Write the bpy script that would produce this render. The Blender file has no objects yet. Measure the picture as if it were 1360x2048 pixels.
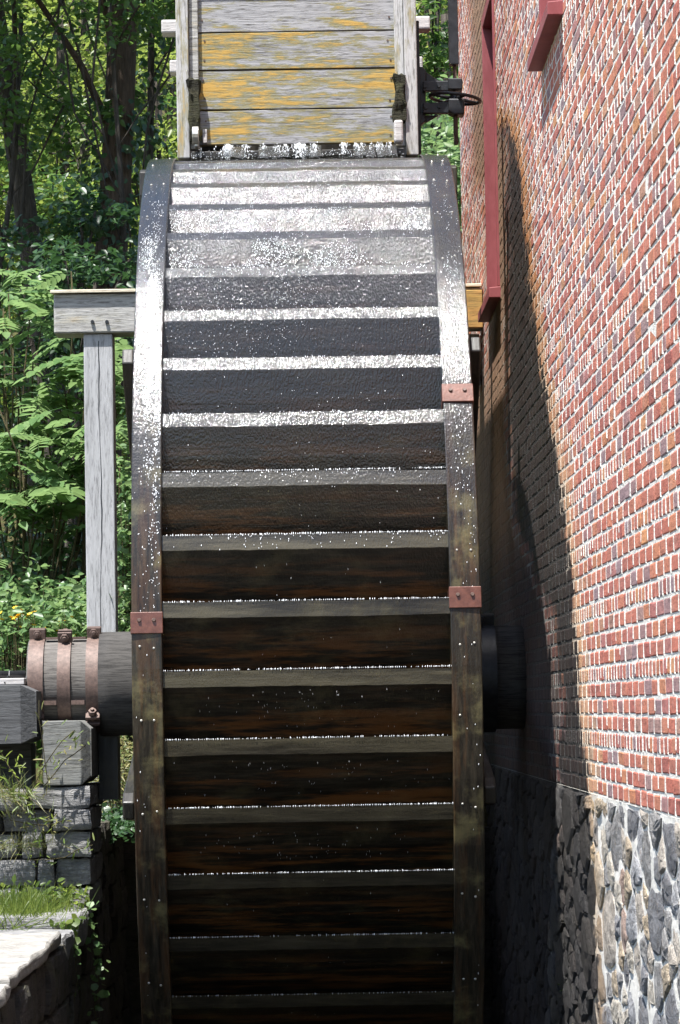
import bpy, math, random
import numpy as np
from mathutils import Vector, Matrix, noise

rng = np.random.default_rng(7)
random.seed(7)
sc = bpy.context.scene
col = sc.collection

# ------------------------------------------------------------------ camera
# world: axle of the wheel along x through the origin, y away from the camera, z up
F, PIT, ROLL, YAW = 6043.0, .06525, -.01744, .0126      # focal length in photo pixels (1360 x 2048)
CAM = np.array([-.012, -17.526, -.124])
fw = np.array([math.sin(YAW)*math.cos(PIT), math.cos(YAW)*math.cos(PIT), math.sin(PIT)])
r0 = np.array([math.cos(YAW), -math.sin(YAW), 0.0])
u0 = np.cross(r0, fw)
rt = math.cos(ROLL)*r0 + math.sin(ROLL)*u0
up = -math.sin(ROLL)*r0 + math.cos(ROLL)*u0

def on(px, py, axis, value):
    """photo pixel -> point where its ray meets the plane axis = value"""
    d = fw*F + rt*(px-680) + up*(1024-py)
    return CAM + d*((value-CAM[axis])/d[axis])

def proj(P):
    d = np.asarray(P, float) - CAM
    z = d @ fw
    return 680 + F*(d @ rt)/z, 1024 - F*(d @ up)/z, z

cd = bpy.data.cameras.new('camera')
cam = bpy.data.objects.new('camera', cd)
col.objects.link(cam)
cam.matrix_world = Matrix(((rt[0], up[0], -fw[0], CAM[0]), (rt[1], up[1], -fw[1], CAM[1]),
                           (rt[2], up[2], -fw[2], CAM[2]), (0, 0, 0, 1)))
cd.sensor_fit = 'VERTICAL'
cd.sensor_height = 36
cd.lens = F/2048*36
cd.clip_start = .5
cd.clip_end = 2000
sc.camera = cam

# ------------------------------------------------------------------ light
LDIR = Vector((.216, .27, -.94)).normalized()            # the way the sunlight travels
w = bpy.data.worlds.new('World')
sc.world = w
w.use_nodes = True
wn = w.node_tree
bg = wn.nodes['Background']
sky = wn.nodes.new('ShaderNodeTexSky')
sky.sky_type = 'NISHITA'
sky.sun_disc = False
sky.sun_elevation = math.asin(-LDIR.z)
sky.sun_rotation = math.atan2(-LDIR.x, -LDIR.y) % (2*math.pi)
wn.links.new(sky.outputs[0], bg.inputs[0])
bg.inputs[1].default_value = .11
sd = bpy.data.lights.new('sun', 'SUN')
sd.energy = 5.0
sd.angle = math.radians(.5)
sd.color = (1, .975, .94)
sun = bpy.data.objects.new('sun', sd)
sun.location = (-6, -8, 26)
sun.rotation_euler = LDIR.to_track_quat('-Z', 'Y').to_euler()
col.objects.link(sun)
sc.view_settings.view_transform = 'Standard'
sc.view_settings.look = 'None'
sc.view_settings.gamma = 1
sc.view_settings.exposure = 1.42
sc.cycles.max_bounces = 5
sc.cycles.transparent_max_bounces = 6
sc.cycles.use_denoising = True

# ------------------------------------------------------------------ node helpers
class Mat:
    def __init__(s, name):
        s.m = bpy.data.materials.new(name)
        s.m.use_nodes = True
        s.t = s.m.node_tree
        s.bsdf = s.t.nodes['Principled BSDF']
        s.out = s.t.nodes['Material Output']
    def put(s, sock, v):
        if hasattr(v, 'is_linked'):
            s.t.links.new(v, sock)
        else:
            if isinstance(v, (tuple, list)) and len(v) == 3 and sock.type == 'RGBA':
                v = (*v, 1)
            sock.default_value = v
    def n(s, typ, ins=None, out=0, **kw):
        nd = s.t.nodes.new(typ)
        for k, v in kw.items():
            setattr(nd, k, v)
        for k, v in (ins or {}).items():
            s.put(nd.inputs[k], v)
        return nd.outputs[out]
    def co(s, scale=(1, 1, 1), which=3, rot=(0, 0, 0)):
        c = s.n('ShaderNodeTexCoord', out=which)
        return s.n('ShaderNodeMapping', {0: c, 3: scale, 2: rot})
    def noise(s, vec, scale=5, detail=4, rough=.6, dist=0):
        return s.n('ShaderNodeTexNoise', {'Vector': vec, 'Scale': scale, 'Detail': detail, 'Roughness': rough, 'Distortion': dist})
    def ramp(s, fac, stops, interp='LINEAR'):
        nd = s.t.nodes.new('ShaderNodeValToRGB')
        nd.color_ramp.interpolation = interp
        e = nd.color_ramp.elements
        while len(e) < len(stops):
            e.new(.5)
        for i, (p, c) in enumerate(stops):
            e[i].position = p
            e[i].color = (*c, 1) if not isinstance(c, (int, float)) else (c, c, c, 1)
        s.t.links.new(fac, nd.inputs[0])
        return nd.outputs[0]
    def mix(s, fac, a, b, mode='MIX'):
        nd = s.t.nodes.new('ShaderNodeMix')
        nd.data_type = 'RGBA'
        nd.blend_type = mode
        s.put(nd.inputs[0], fac); s.put(nd.inputs[6], a); s.put(nd.inputs[7], b)
        return nd.outputs[2]
    def math(s, op, a, b=0.0, c=0.0, clamp=False):
        nd = s.t.nodes.new('ShaderNodeMath')
        nd.operation = op
        nd.use_clamp = clamp
        s.put(nd.inputs[0], a); s.put(nd.inputs[1], b); s.put(nd.inputs[2], c)
        return nd.outputs[0]
    def rng(s, v, a, b, c=0.0, d=1.0, smooth=True):
        nd = s.t.nodes.new('ShaderNodeMapRange')
        nd.interpolation_type = 'SMOOTHSTEP' if smooth else 'LINEAR'
        for i, x in enumerate((v, a, b, c, d)):
            s.put(nd.inputs[i], x)
        return nd.outputs[0]
    def attr(s, name):
        return s.n('ShaderNodeAttribute', out=2, attribute_name=name)
    def bump(s, h, strength=.5, dist=.01, normal=None):
        ins = {'Height': h, 'Strength': strength, 'Distance': dist}
        if normal is not None:
            ins['Normal'] = normal
        return s.n('ShaderNodeBump', ins)
    def set(s, color=None, rough=None, normal=None, metal=None, spec=None, coat=None):
        for k, v in (('Base Color', color), ('Roughness', rough), ('Normal', normal), ('Metallic', metal),
                     ('Specular IOR Level', spec), ('Coat Weight', coat)):
            if v is not None:
                s.put(s.bsdf.inputs[k], v)
        return s.m

# ------------------------------------------------------------------ materials
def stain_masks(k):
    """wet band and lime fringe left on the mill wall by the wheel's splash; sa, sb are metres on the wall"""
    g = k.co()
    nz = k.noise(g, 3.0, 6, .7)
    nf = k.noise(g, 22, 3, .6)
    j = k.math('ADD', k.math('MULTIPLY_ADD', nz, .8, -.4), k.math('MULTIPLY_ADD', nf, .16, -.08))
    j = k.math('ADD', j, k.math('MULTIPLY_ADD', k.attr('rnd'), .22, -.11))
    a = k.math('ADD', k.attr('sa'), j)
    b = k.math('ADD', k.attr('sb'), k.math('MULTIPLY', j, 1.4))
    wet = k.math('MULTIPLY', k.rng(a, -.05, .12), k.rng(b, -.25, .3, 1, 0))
    crust_shade = k.math('MULTIPLY', k.rng(a, 0, .3), k.rng(b, -.2, .25))
    crust_shade = k.math('MULTIPLY', crust_shade, k.math('MAXIMUM', k.rng(b, .9, 2.0, 1, 0), k.rng(k.attr('sz'), 1.9, 2.5, 1, 0)))
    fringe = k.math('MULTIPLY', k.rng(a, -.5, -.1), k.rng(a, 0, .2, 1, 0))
    return wet, crust_shade, fringe, k.attr('sz')

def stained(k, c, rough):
    wet, crust_shade, fringe, sz = stain_masks(k)
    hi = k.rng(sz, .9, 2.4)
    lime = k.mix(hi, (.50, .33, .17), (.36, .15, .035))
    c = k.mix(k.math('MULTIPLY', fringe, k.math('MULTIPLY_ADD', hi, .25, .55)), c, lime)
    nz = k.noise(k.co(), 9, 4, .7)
    lo = k.mix(nz, (.012, .010, .009), (.06, .04, .03))  # near-black low crust paints the wheel's shadow over the wet wall
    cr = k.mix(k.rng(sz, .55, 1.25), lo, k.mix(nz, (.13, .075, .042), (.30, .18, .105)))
    c = k.mix(k.math('MULTIPLY', crust_shade, .94), c, cr)
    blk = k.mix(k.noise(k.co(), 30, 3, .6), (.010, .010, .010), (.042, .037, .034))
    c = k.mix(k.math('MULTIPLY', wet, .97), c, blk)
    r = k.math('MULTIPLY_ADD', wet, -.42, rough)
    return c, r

def mat_brick():
    k = Mat('brick_fired_clay')
    rn = k.attr('rnd')
    c = k.ramp(rn, [(0, (.42, .125, .085)), (.16, (.50, .165, .11)), (.3, (.33, .10, .08)), (.42, (.55, .20, .12)), (.52, (.42, .145, .115)),
                    (.63, (.50, .20, .10)), (.70, (.43, .15, .125)), (.80, (.31, .18, .17)), (.87, (.27, .19, .20)), (.93, (.55, .25, .11)), (1, (.38, .12, .10))])
    g = k.co()
    n1 = k.noise(k.co((1, .3, 1)), 34, 6, .75)
    n2 = k.noise(g, 14, 3, .6)
    c = k.mix(.85, c, k.ramp(n1, [(.3, .22), (.46, .82), (.62, 1.05)]), 'MULTIPLY')
    c = k.mix(k.rng(n2, .52, .8, 0, .3), c, (.45, .33, .27))
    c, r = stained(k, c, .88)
    bm = k.bump(n1, .9, .006)
    return k.set(c, r, bm, spec=.3)

def mat_mortar():
    k = Mat('lime_mortar')
    g = k.co()
    c = k.ramp(k.noise(g, 20, 5, .7), [(.25, (.45, .43, .38)), (.5, (.66, .63, .57)), (.8, (.78, .75, .69))])
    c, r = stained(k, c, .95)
    return k.set(c, r, k.bump(k.noise(g, 70, 4, .7), 1.0, .008), spec=.2)

def mat_rubble():
    k = Mat('rubble_stone')
    rn = k.attr('rnd')
    c = k.ramp(rn, [(0, (.34, .33, .32)), (.14, (.50, .41, .30)), (.27, (.24, .24, .25)), (.4, (.54, .48, .41)), (.52, (.40, .40, .41)), (.63, (.47, .34, .28)),
                    (.72, (.58, .53, .45)), (.82, (.22, .22, .23)), (.9, (.52, .42, .30)), (1, (.42, .42, .43))], 'CONSTANT')
    g = k.co()
    n1 = k.noise(k.co((1, .28, 1)), 20, 8, .78, .8)
    n2 = k.noise(k.co((1, 6, 3), rot=(.5, 0, 0)), 9, 5, .65, 1)
    c = k.mix(.8, c, k.ramp(n1, [(.36, .16), (.47, .6), (.6, 1.1)]), 'MULTIPLY')
    c = k.mix(k.rng(n2, .55, .75, 0, .45), c, (.38, .22, .09))
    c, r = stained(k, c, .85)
    return k.set(c, r, k.bump(k.math('ADD', n1, n2), 1.0, .03), spec=.3)

def mat_rock(name, ca, cb, moss=0.0):
    k = Mat(name)
    g = k.co()
    n1 = k.noise(g, 7, 8, .72, .5)
    n2 = k.noise(k.co((1.2, 2, 9)), 6, 6, .7, 1.2)
    c = k.ramp(n1, [(.3, ca), (.7, cb)])
    c = k.mix(k.rng(n2, .45, .7, 0, .7), c, ca)
    if moss:
        c = k.mix(k.rng(k.noise(g, 4, 4, .6), .45, .65, 0, moss), c, (.07, .075, .02))
    return k.set(c, .85, k.bump(k.math('ADD', n2, n1), 1.0, .035), spec=.3)

def mat_wetwood(name, axis, orange=.5, olive=.3, rough=.3, drops=0.0, film=0, gain=1.0):
    """water-darkened oak; axis = grain direction (0 x, 1 around the wheel)"""
    k = Mat(name)
    st = (1.2, 12, 12) if axis == 0 else (14, 1.6, 1.6)
    g = k.co(st)
    o = k.co()
    rn = k.attr('rnd')
    sh = k.n('ShaderNodeVectorMath', {0: g, 1: k.n('ShaderNodeCombineXYZ', {0: k.math('MULTIPLY', rn, 31.0), 1: k.math('MULTIPLY', rn, 17.0)})}, operation='ADD')
    n1 = k.noise(sh, 3, 7, .7, .4)
    n2 = k.noise(o, 4.5, 5, .65)
    c = k.ramp(n1, [(.25, (.004, .0035, .003)), (.5, tuple(x*gain for x in (.012, .010, .007))), (.75, tuple(x*gain for x in (.032, .027, .018)))])
    c = k.mix(k.rng(n2, .5, .72, 0, olive), c, (.12, .105, .05))
    lipm = k.math('MULTIPLY', k.attr('low'), -1.0, clamp=True)
    wv = k.attr('wet')
    vary_shade = k.math('MULTIPLY', k.rng(k.noise(sh, .8, 5, .7), .34, .62, .06, .8), k.rng(wv, .12, .3, .35, 1.0))  # lower lips darkened in colour, as turned away from the sun
    c = k.mix(k.math('MULTIPLY', lipm, vary_shade), c, k.mix(n1, (.035, .03, .018), (.105, .092, .058)))
    low = k.attr('low')                                  # 0 at the lip, 1 at the foot of a bucket board
    om = k.math('MULTIPLY', k.rng(k.noise(sh, 1.3, 5, .7), .46, .62), k.math('MULTIPLY_ADD', low, 1.0, .03, clamp=True), clamp=True)
    c = k.mix(k.math('MULTIPLY', om, orange), c, (.34, .13, .03))
    c = k.mix(k.rng(wv, .25, .9, 0, .8 if film else 0), c, (.007, .0072, .008))
    r = k.ramp(n1, [(.3, rough*.75), (.7, rough*1.35)])
    nb = k.bump(n1, .35, .006)
    d = k.noise(k.co((1.5, .8, .8)), 85, 2, .55)
    wet = k.attr('wet')
    nb = k.bump(d, k.math('MULTIPLY', wet, drops), .012, nb)
    if film:                                             # running water over the wood
        k.put(k.bsdf.inputs['Coat Weight'], k.rng(wet, .1, .6))
        k.put(k.bsdf.inputs['Coat IOR'], film)
        k.put(k.bsdf.inputs['Coat Roughness'], .08)
        k.put(k.bsdf.inputs['Coat Normal'], nb)
    return k.set(c, r, nb, spec=.15 if film else .5)

def mat_greywood(name, axis, lichen=0.0, dark=(.16, .15, .14), pale=(.42, .41, .40), warm=0.0):
    k = Mat(name)
    st = [9, 9, 9]; st[axis] = .7
    rn = k.attr('rnd')
    sh = k.n('ShaderNodeVectorMath', {0: k.co(st), 1: k.n('ShaderNodeCombineXYZ', {0: k.math('MULTIPLY', rn, 13.0), 1: k.math('MULTIPLY', rn, 29.0), 2: k.math('MULTIPLY', rn, 7.0)})}, operation='ADD')
    n1 = k.noise(sh, 4, 8, .75, .8)
    n3 = k.noise(sh, 14, 4, .7, .3)
    c = k.ramp(n1, [(.28, dark), (.5, pale), (.75, tuple(x*1.15 for x in pale))])
    c = k.mix(k.rng(n3, .35, .5, .55, 0), c, tuple(x*.4 for x in dark))
    if warm:
        c = k.mix(warm, c, (.40, .20, .07))
    if lichen:
        st2 = [4.2, 4.2, 4.2]; st2[axis] = .9
        sh2 = k.n('ShaderNodeVectorMath', {0: k.co(st2), 1: k.n('ShaderNodeCombineXYZ', {0: k.math('MULTIPLY', rn, 5.0), 2: k.math('MULTIPLY', rn, 11.0)})}, operation='ADD')
        n2 = k.noise(sh2, 2.4, 8, .75, .1)
        msk = k.math('ADD', n2, k.math('MULTIPLY_ADD', n1, .35, -.17))
        msk = k.math('ADD', msk, k.math('MULTIPLY_ADD', k.attr('lich'), .16, -.05))
        c = k.mix(k.rng(msk, .45, .53, 0, lichen*.8), c, (.20, .18, .07))
        c = k.mix(k.rng(msk, .52, .62, 0, lichen*.92), c, (.46, .28, .07))
        c = k.mix(k.rng(n3, .3, .47, .5, 0), c, (.06, .05, .03))
    return k.set(c, .85, k.bump(n1, .6, .008), spec=.2)

def mat_metal(name, c1, c2, rough=.6, metal=.3, scale=25):
    k = Mat(name)
    n = k.noise(k.co(), scale, 6, .7)
    return k.set(k.ramp(n, [(.3, c1), (.7, c2)]), rough, k.bump(n, .4, .003), metal)

def mat_paint(name, c):
    k = Mat(name)
    g = k.co((1, 1, .35))
    n = k.noise(g, 12, 5, .65)
    c2 = k.mix(k.rng(n, .35, .7, 0, .6), c, tuple(min(1, x*1.4+.02) for x in c))
    ch = k.rng(k.noise(k.co(), 45, 3, .6), .7, .74, 0, .8)
    c2 = k.mix(ch, c2, (.12, .07, .06))
    return k.set(c2, .55, k.bump(n, .25, .004), spec=.4)

def mat_leaf(name, a, b, c3, trans=.45):
    k = Mat(name)
    rn = k.attr('rnd')
    c = k.ramp(rn, [(0, a), (.55, b), (1, c3)])
    c = k.mix(k.rng(k.noise(k.co(), 60, 2), .3, .7, 0, .35), c, tuple(x*.55 for x in a))
    k.set(c, .42, spec=.45)
    tr = k.n('ShaderNodeBsdfTranslucent', {0: k.mix(.5, c, tuple(min(1, x*2.2) for x in c3))})
    ms = k.n('ShaderNodeMixShader', {0: trans, 1: k.bsdf.outputs[0], 2: tr})
    k.t.links.new(ms, k.out.inputs[0])
    return k.m

def mat_bark(name, a, b):
    k = Mat(name)
    n = k.noise(k.co((9, 9, 1.2)), 3, 7, .75, .8)
    return k.set(k.ramp(n, [(.32, a), (.6, b), (.8, tuple(x*1.3 for x in b))]), .9, k.bump(n, 1.0, .06), spec=.2)

def mat_ground():
    k = Mat('soil_and_leaf_litter')
    g = k.co()
    n = k.noise(g, 2.5, 8, .7)
    c = k.ramp(n, [(.3, (.045, .035, .02)), (.5, (.08, .07, .03)), (.7, (.06, .09, .025))])
    return k.set(c, .95, k.bump(k.noise(g, 20, 6, .7), 1.0, .05), spec=.1)

def mat_foam_glint():
    k = Mat('white_water_glint')
    k.set((.86, .89, .92), .12, spec=.6)
    return k.m

def mat_water(name='moving_water', rough=.06):
    k = Mat(name)
    n = k.noise(k.co((14, 14, 3)), 6, 5, .7, .5)
    k.set((.9, .94, .95), rough, k.bump(n, .9, .02), spec=.5)
    k.put(k.bsdf.inputs['Transmission Weight'], 1.0)
    k.put(k.bsdf.inputs['IOR'], 1.33)
    return k.m

M = dict(
    brick=mat_brick(), mortar=mat_mortar(), rubble=mat_rubble(),
    pier=mat_rock('grey_field_stone', (.13, .13, .135), (.40, .39, .38), .12),
    slab=mat_rock('pale_cap_stone', (.22, .21, .19), (.46, .44, .40)),
    pit=mat_rock('dark_pit_stone', (.03, .028, .025), (.11, .095, .08), .3),
    board=mat_wetwood('wet_bucket_oak', 0, .34, .2, .4, .55, film=1.6),
    lip=mat_wetwood('wet_rim_oak', 1, .25, .8, .4, .4, film=1.55, gain=1.5),
    arm=mat_wetwood('dark_arm_oak', 1, .1, .2, .45),
    shaft=mat_greywood('weathered_shaft_oak', 0, 0, (.03, .027, .025), (.125, .115, .105)),
    shaftwet=mat_greywood('wet_shaft_oak', 0, 0, (.015, .014, .013), (.06, .056, .052)),
    shaftdark=mat_wetwood('tarred_shaft_oak', 0, .0, .0, .35),
    plank=mat_greywood('lichened_grey_plank', 0, 1.0, (.13, .125, .125), (.32, .315, .32)),
    cheek=mat_greywood('lichened_grey_upright', 2, .7, (.22, .21, .2), (.44, .43, .42)),
    post=mat_greywood('silver_grey_post', 2, 0, (.24, .24, .24), (.40, .40, .405)),
    beam=mat_greywood('grey_cross_beam', 0, .22, (.14, .13, .12), (.40, .39, .37)),
    amber=mat_greywood('amber_oak', 0, .5, (.26, .14, .05), (.46, .27, .09)),
    pale=mat_greywood('fresh_sawn_board', 0, 0, (.45, .38, .28), (.62, .55, .43)),
    timber=mat_greywood('dark_bearing_timber', 0, 0, (.035, .035, .036), (.10, .10, .102)),
    block=mat_greywood('grey_block', 0, .1, (.06, .06, .058), (.19, .19, .18)),
    tie=mat_greywood('pale_grey_tie', 0, 0, (.28, .26, .25), (.5, .47, .45)),
    iron=mat_metal('black_painted_iron', (.008, .009, .011), (.03, .032, .036), .42, .2),
    rust=mat_metal('rusty_iron', (.06, .038, .03), (.16, .105, .085), .62, .15, 40),
    plate=mat_metal('red_rust_plate', (.07, .026, .018), (.15, .06, .04), .32, .15, 30),
    bolt=mat_metal('bright_worn_bolt', (.35, .34, .30), (.6, .58, .52), .35, .6),
    red=mat_paint('barn_red_paint', (.21, .047, .05)),
    glass=Mat('dark_window_glass').set((.01, .012, .014), .05),
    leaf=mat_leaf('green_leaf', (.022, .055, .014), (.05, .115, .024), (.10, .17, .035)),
    leafd=mat_leaf('dark_ivy_shade_leaf', (.012, .035, .012), (.028, .07, .022), (.045, .10, .03), .25),  # dark ivy leaf, also paints the shade on saplings and undergrowth
    leafy=mat_leaf('yellow_green_leaf', (.06, .11, .018), (.11, .17, .03), (.18, .22, .045), .55),  # lighter leaf, puts sunlight into the colour of the far woods
    frond=mat_leaf('sumac_leaf', (.05, .115, .035), (.11, .20, .065), (.18, .26, .10), .4),
    grass=mat_leaf('grass_blade', (.07, .11, .025), (.13, .17, .05), (.30, .26, .11), .35),
    petal=Mat('yellow_petal').set((.75, .48, .02), .6),
    stem=mat_bark('plant_stem', (.05, .045, .02), (.12, .10, .05)),
    bark=mat_bark('furrowed_bark', (.022, .018, .014), (.10, .085, .07)),
    bark2=mat_bark('brown_bark', (.03, .02, .014), (.12, .085, .06)),
    ground=mat_ground(), foam_glint=mat_foam_glint(), water=mat_water(),
    moss=mat_rock('wet_black_moss', (.008, .008, .004), (.05, .045, .02), .4),
)

# ------------------------------------------------------------------ mesh helpers
ORG = {}                                                 # world position of every parented root

class MB:
    """collects vertices and faces, with per-vertex float attributes"""
    def __init__(s):
        s.v = []; s.f = []; s.a = {}
    def add(s, vs, fs, **at):
        b = len(s.v)
        s.v.extend([tuple(map(float, p)) for p in vs])
        s.f.extend([tuple(i+b for i in f) for f in fs])
        for k in set(s.a) | set(at):
            lst = s.a.setdefault(k, [0.0]*b)
            x = at.get(k, 0.0)
            lst.extend(list(map(float, x)) if hasattr(x, '__len__') else [float(x)]*len(vs))
        return s
    def box(s, lo, hi, **at):
        (a, b, c), (d, e, f) = lo, hi
        vs = [(a, b, c), (d, b, c), (d, e, c), (a, e, c), (a, b, f), (d, b, f), (d, e, f), (a, e, f)]
        return s.add(vs, [(0, 3, 2, 1), (4, 5, 6, 7), (0, 1, 5, 4), (1, 2, 6, 5), (2, 3, 7, 6), (3, 0, 4, 7)], **at)
    def tube(s, pts, rad, n=8, cap=True, **at):
        pts = [Vector(p) for p in pts]
        rad = rad if hasattr(rad, '__len__') else [rad]*len(pts)
        vs = []; fs = []
        for i, p in enumerate(pts):
            t = (pts[min(i+1, len(pts)-1)] - pts[max(i-1, 0)]).normalized()
            a = t.orthogonal().normalized() if abs(t.z) > .9 else t.cross(Vector((0, 0, 1))).normalized()
            if i and a.dot(pa) < 0: a = -a
            pa = a
            b = t.cross(a)
            for j in range(n):
                q = 2*math.pi*j/n
                vs.append(p + rad[i]*(math.cos(q)*a + math.sin(q)*b))
        for i in range(len(pts)-1):
            for j in range(n):
                fs.append((i*n+j, i*n+(j+1) % n, (i+1)*n+(j+1) % n, (i+1)*n+j))
        if cap:
            fs.append(tuple(range(n))[::-1]); fs.append(tuple((len(pts)-1)*n+j for j in range(n)))
        return s.add(vs, fs, **at)
    def build(s, name, mat, parent=None, smooth=False, bevel=0.0):
        me = bpy.data.meshes.new(name)
        me.from_pydata(s.v, [], s.f)
        return finish(me, name, mat, parent, s.a, smooth, bevel)

def finish(me, name, mat, parent=None, attrs=None, smooth=False, bevel=0.0):
    for k, x in (attrs or {}).items():
        at = me.attributes.new(k, 'FLOAT', 'POINT')
        at.data.foreach_set('value', np.asarray(x, np.float32))
    me.materials.append(mat)
    if smooth:
        me.polygons.foreach_set('use_smooth', [True]*len(me.polygons))
    o = bpy.data.objects.new(name, me)
    col.objects.link(o)
    if bevel:
        md = o.modifiers.new('edge', 'BEVEL'); md.width = bevel; md.segments = 2; md.limit_method = 'ANGLE'
    if parent is not None:
        attach(o, parent)
    return o

def attach(o, parent, at=(0, 0, 0)):
    o.parent = parent
    p = ORG.get(parent.name, (0, 0, 0))
    o.location = Vector(at) - Vector(p)
    ORG[o.name] = tuple(at)

def thing(name, label, cat, loc, group=None):
    o = bpy.data.objects.new(name, None)
    o.empty_display_size = .2
    col.objects.link(o)
    o.location = loc
    ORG[o.name] = tuple(loc)
    return tag(o, label, cat, group)

def tag(o, label=None, cat=None, group=None, kind=None):
    for k, x in (('label', label), ('category', cat), ('group', group), ('kind', kind)):
        if x: o[k] = x
    return o

def rough_block(lo, hi, amp=.02, n=5, seed=0, freq=4.0):
    """a quarried block: subdivided box with a broken, ledged surface"""
    lo = Vector(lo); hi = Vector(hi)
    c = (lo+hi)/2; h = (hi-lo)/2
    mb = MB()
    idx = {}
    def vert(p):
        key = tuple(round(x, 5) for x in p)
        if key not in idx:
            q = Vector(p)
            rr = Vector([q[i]*(1-.05*(abs(q[(i+1) % 3])**4 + abs(q[(i+2) % 3])**4)/2) for i in range(3)])
            wq = c + Vector((rr.x*h.x, rr.y*h.y, rr.z*h.z))
            d = noise.noise_vector((wq + Vector((seed*3.7, 0, 0)))*freq)*amp + noise.noise_vector((wq+Vector((0, seed*1.3, 0)))*freq*4)*amp*.5
            idx[key] = len(mb.v); mb.v.append(tuple(wq+d))
        return idx[key]
    for ax in range(3):
        for s in (-1, 1):
            for i in range(n):
                for j in range(n):
                    q = []
                    for (di, dj) in ((0, 0), (1, 0), (1, 1), (0, 1)):
                        p = [0, 0, 0]; p[ax] = s
                        p[(ax+1) % 3] = -1+2*(i+di)/n; p[(ax+2) % 3] = -1+2*(j+dj)/n
                        q.append(vert(p))
                    mb.f.append(tuple(q if s > 0 else q[::-1]))
    return mb

# leaves: templates along +y, normal +z
LEAF = (np.array([(0, 0, 0), (-.27, .28, .06), (-.22, .66, .05), (0, 1, -.06), (.22, .66, .05), (.27, .28, .06)]), [(0, 3, 2, 1), (0, 5, 4, 3)])
ROUND = (np.array([(0, 0, 0), (-.42, .12, .05), (-.45, .6, .08), (0, .9, .0), (.45, .6, .08), (.42, .12, .05)]), [(0, 3, 2, 1), (0, 5, 4, 3)])
NARROW = (np.array([(0, 0, 0), (-.10, .3, .03), (-.08, .7, .02), (0, 1, -.1), (.08, .7, .02), (.10, .3, .03)]), [(0, 3, 2, 1), (0, 5, 4, 3)])
BLADE = (np.array([(-.011, 0, 0), (.011, 0, 0), (.009, .55, .06), (0, 1, .0), (-.009, .55, .06)]), [(0, 1, 2, 4), (4, 2, 3)])

def frames(n, updir=(0, 0, 1), spread=.7, droop=.25, outward=None):
    nrm = np.asarray(updir, float) + rng.normal(0, spread, (n, 3))
    nrm /= np.linalg.norm(nrm, axis=1)[:, None]
    ax = rng.normal(0, 1, (n, 3)); ax[:, 2] = ax[:, 2]*.3 - droop
    if outward is not None:
        ax += outward
    ax -= (ax*nrm).sum(1)[:, None]*nrm
    ax /= np.linalg.norm(ax, axis=1)[:, None]+1e-9
    return ax, nrm

def leaves(name, pos, ax, nrm, size, mat, parent=None, tmpl=LEAF, rnd=None, extra=None):
    """one mesh of many leaf blades"""
    T, fs = tmpl
    n, k = len(pos), len(T)
    side = np.cross(ax, nrm)
    size = np.broadcast_to(np.asarray(size, float), (n,))
    V = pos[:, None, :] + size[:, None, None]*(T[None, :, 0, None]*side[:, None, :] + T[None, :, 1, None]*ax[:, None, :] + T[None, :, 2, None]*nrm[:, None, :])
    V = V.reshape(-1, 3)
    rnd = rng.random(n) if rnd is None else rnd
    R = np.repeat(rnd, k)
    off = np.arange(n)*k
    loops = np.concatenate([(off[:, None] + np.array(f)[None, :]) for f in fs], 1).reshape(-1)
    lens = np.tile([len(f) for f in fs], n)
    ev = 0
    me = bpy.data.meshes.new(name)
    if extra is not None and len(extra.v):
        ev = len(V)
        V = np.vstack([V, np.array(extra.v)]); R = np.concatenate([R, np.zeros(len(extra.v))])
        loops = np.concatenate([loops] + [np.array(f)+ev for f in extra.f]); lens = np.concatenate([lens, [len(f) for f in extra.f]])
    me.vertices.add(len(V)); me.vertices.foreach_set('co', V.astype(np.float32).ravel())
    me.loops.add(len(loops)); me.loops.foreach_set('vertex_index', loops.astype(np.int32))
    me.polygons.add(len(lens))
    me.polygons.foreach_set('loop_start', np.concatenate([[0], np.cumsum(lens)[:-1]]).astype(np.int32))
    me.update(calc_edges=True)
    o = finish(me, name, mat, parent, {'rnd': R})
    if parent is not None: o['kind'] = 'stuff'
    return o

# ================================================================== GROUND
PITX0, PITX1, PITY1 = -1.95, 1.28, 3.45
def ground_z(x, y):
    z = float(np.interp(y, [-60, -1, .6, 2, 5, 10, 20, 40, 70, 120, 400], [-1.3, -1.28, -1.1, -.85, -.32, .3, 1.4, 4.5, 20, 42, 60]))
    z += .28*min(max(0, -x-1.7), 3)*(1 if y > -1 else .3)
    z += .12*noise.noise(Vector((x*.6, y*.6, 0)))
    return z
def build_ground():
    xs = sorted(set([-300, -120, -60, -30, -18, -12, -9, -7] + list(np.arange(-6, -2.1, .4)) + [PITX0-.02, PITX0, -1.2, -.6, 0, .6, PITX1, PITX1+.02] + [2, 3, 4, 6, 9, 14, 30, 60, 120, 300]))
    ys = sorted(set([-200, -60, -30, -18, -10, -6, -3] + list(np.arange(-2, 3.2, .4)) + [PITY1, PITY1+.02] + list(np.arange(3.8, 12, .6)) + [13, 15, 18, 22, 27, 33, 40, 48, 56, 66, 80, 100, 150, 250, 400]))
    mb = MB()
    for y in ys:
        for x in xs:
            pit = PITX0 <= x <= PITX1 and y <= PITY1
            mb.v.append((x, y, -3.3 if pit else ground_z(x, y)))
    nx = len(xs)
    for j in range(len(ys)-1):
        for i in range(nx-1):
            a = j*nx+i
            mb.f.append((a, a+1, a+nx+1, a+nx))
    tag(mb.build('ground', M['ground'], smooth=True), 'earth bank and wooded hillside behind the wheel', 'ground', kind='structure')
    wtr = MB()
    wtr.add([(PITX0, -40, -3.0), (PITX1, -40, -3.0), (PITX1, PITY1, -3.0), (PITX0, PITY1, -3.0)], [(0, 1, 2, 3)])
    tag(wtr.build('water', M['water']), 'tailrace water in the wheel pit', 'water', kind='structure')
build_ground()

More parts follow.
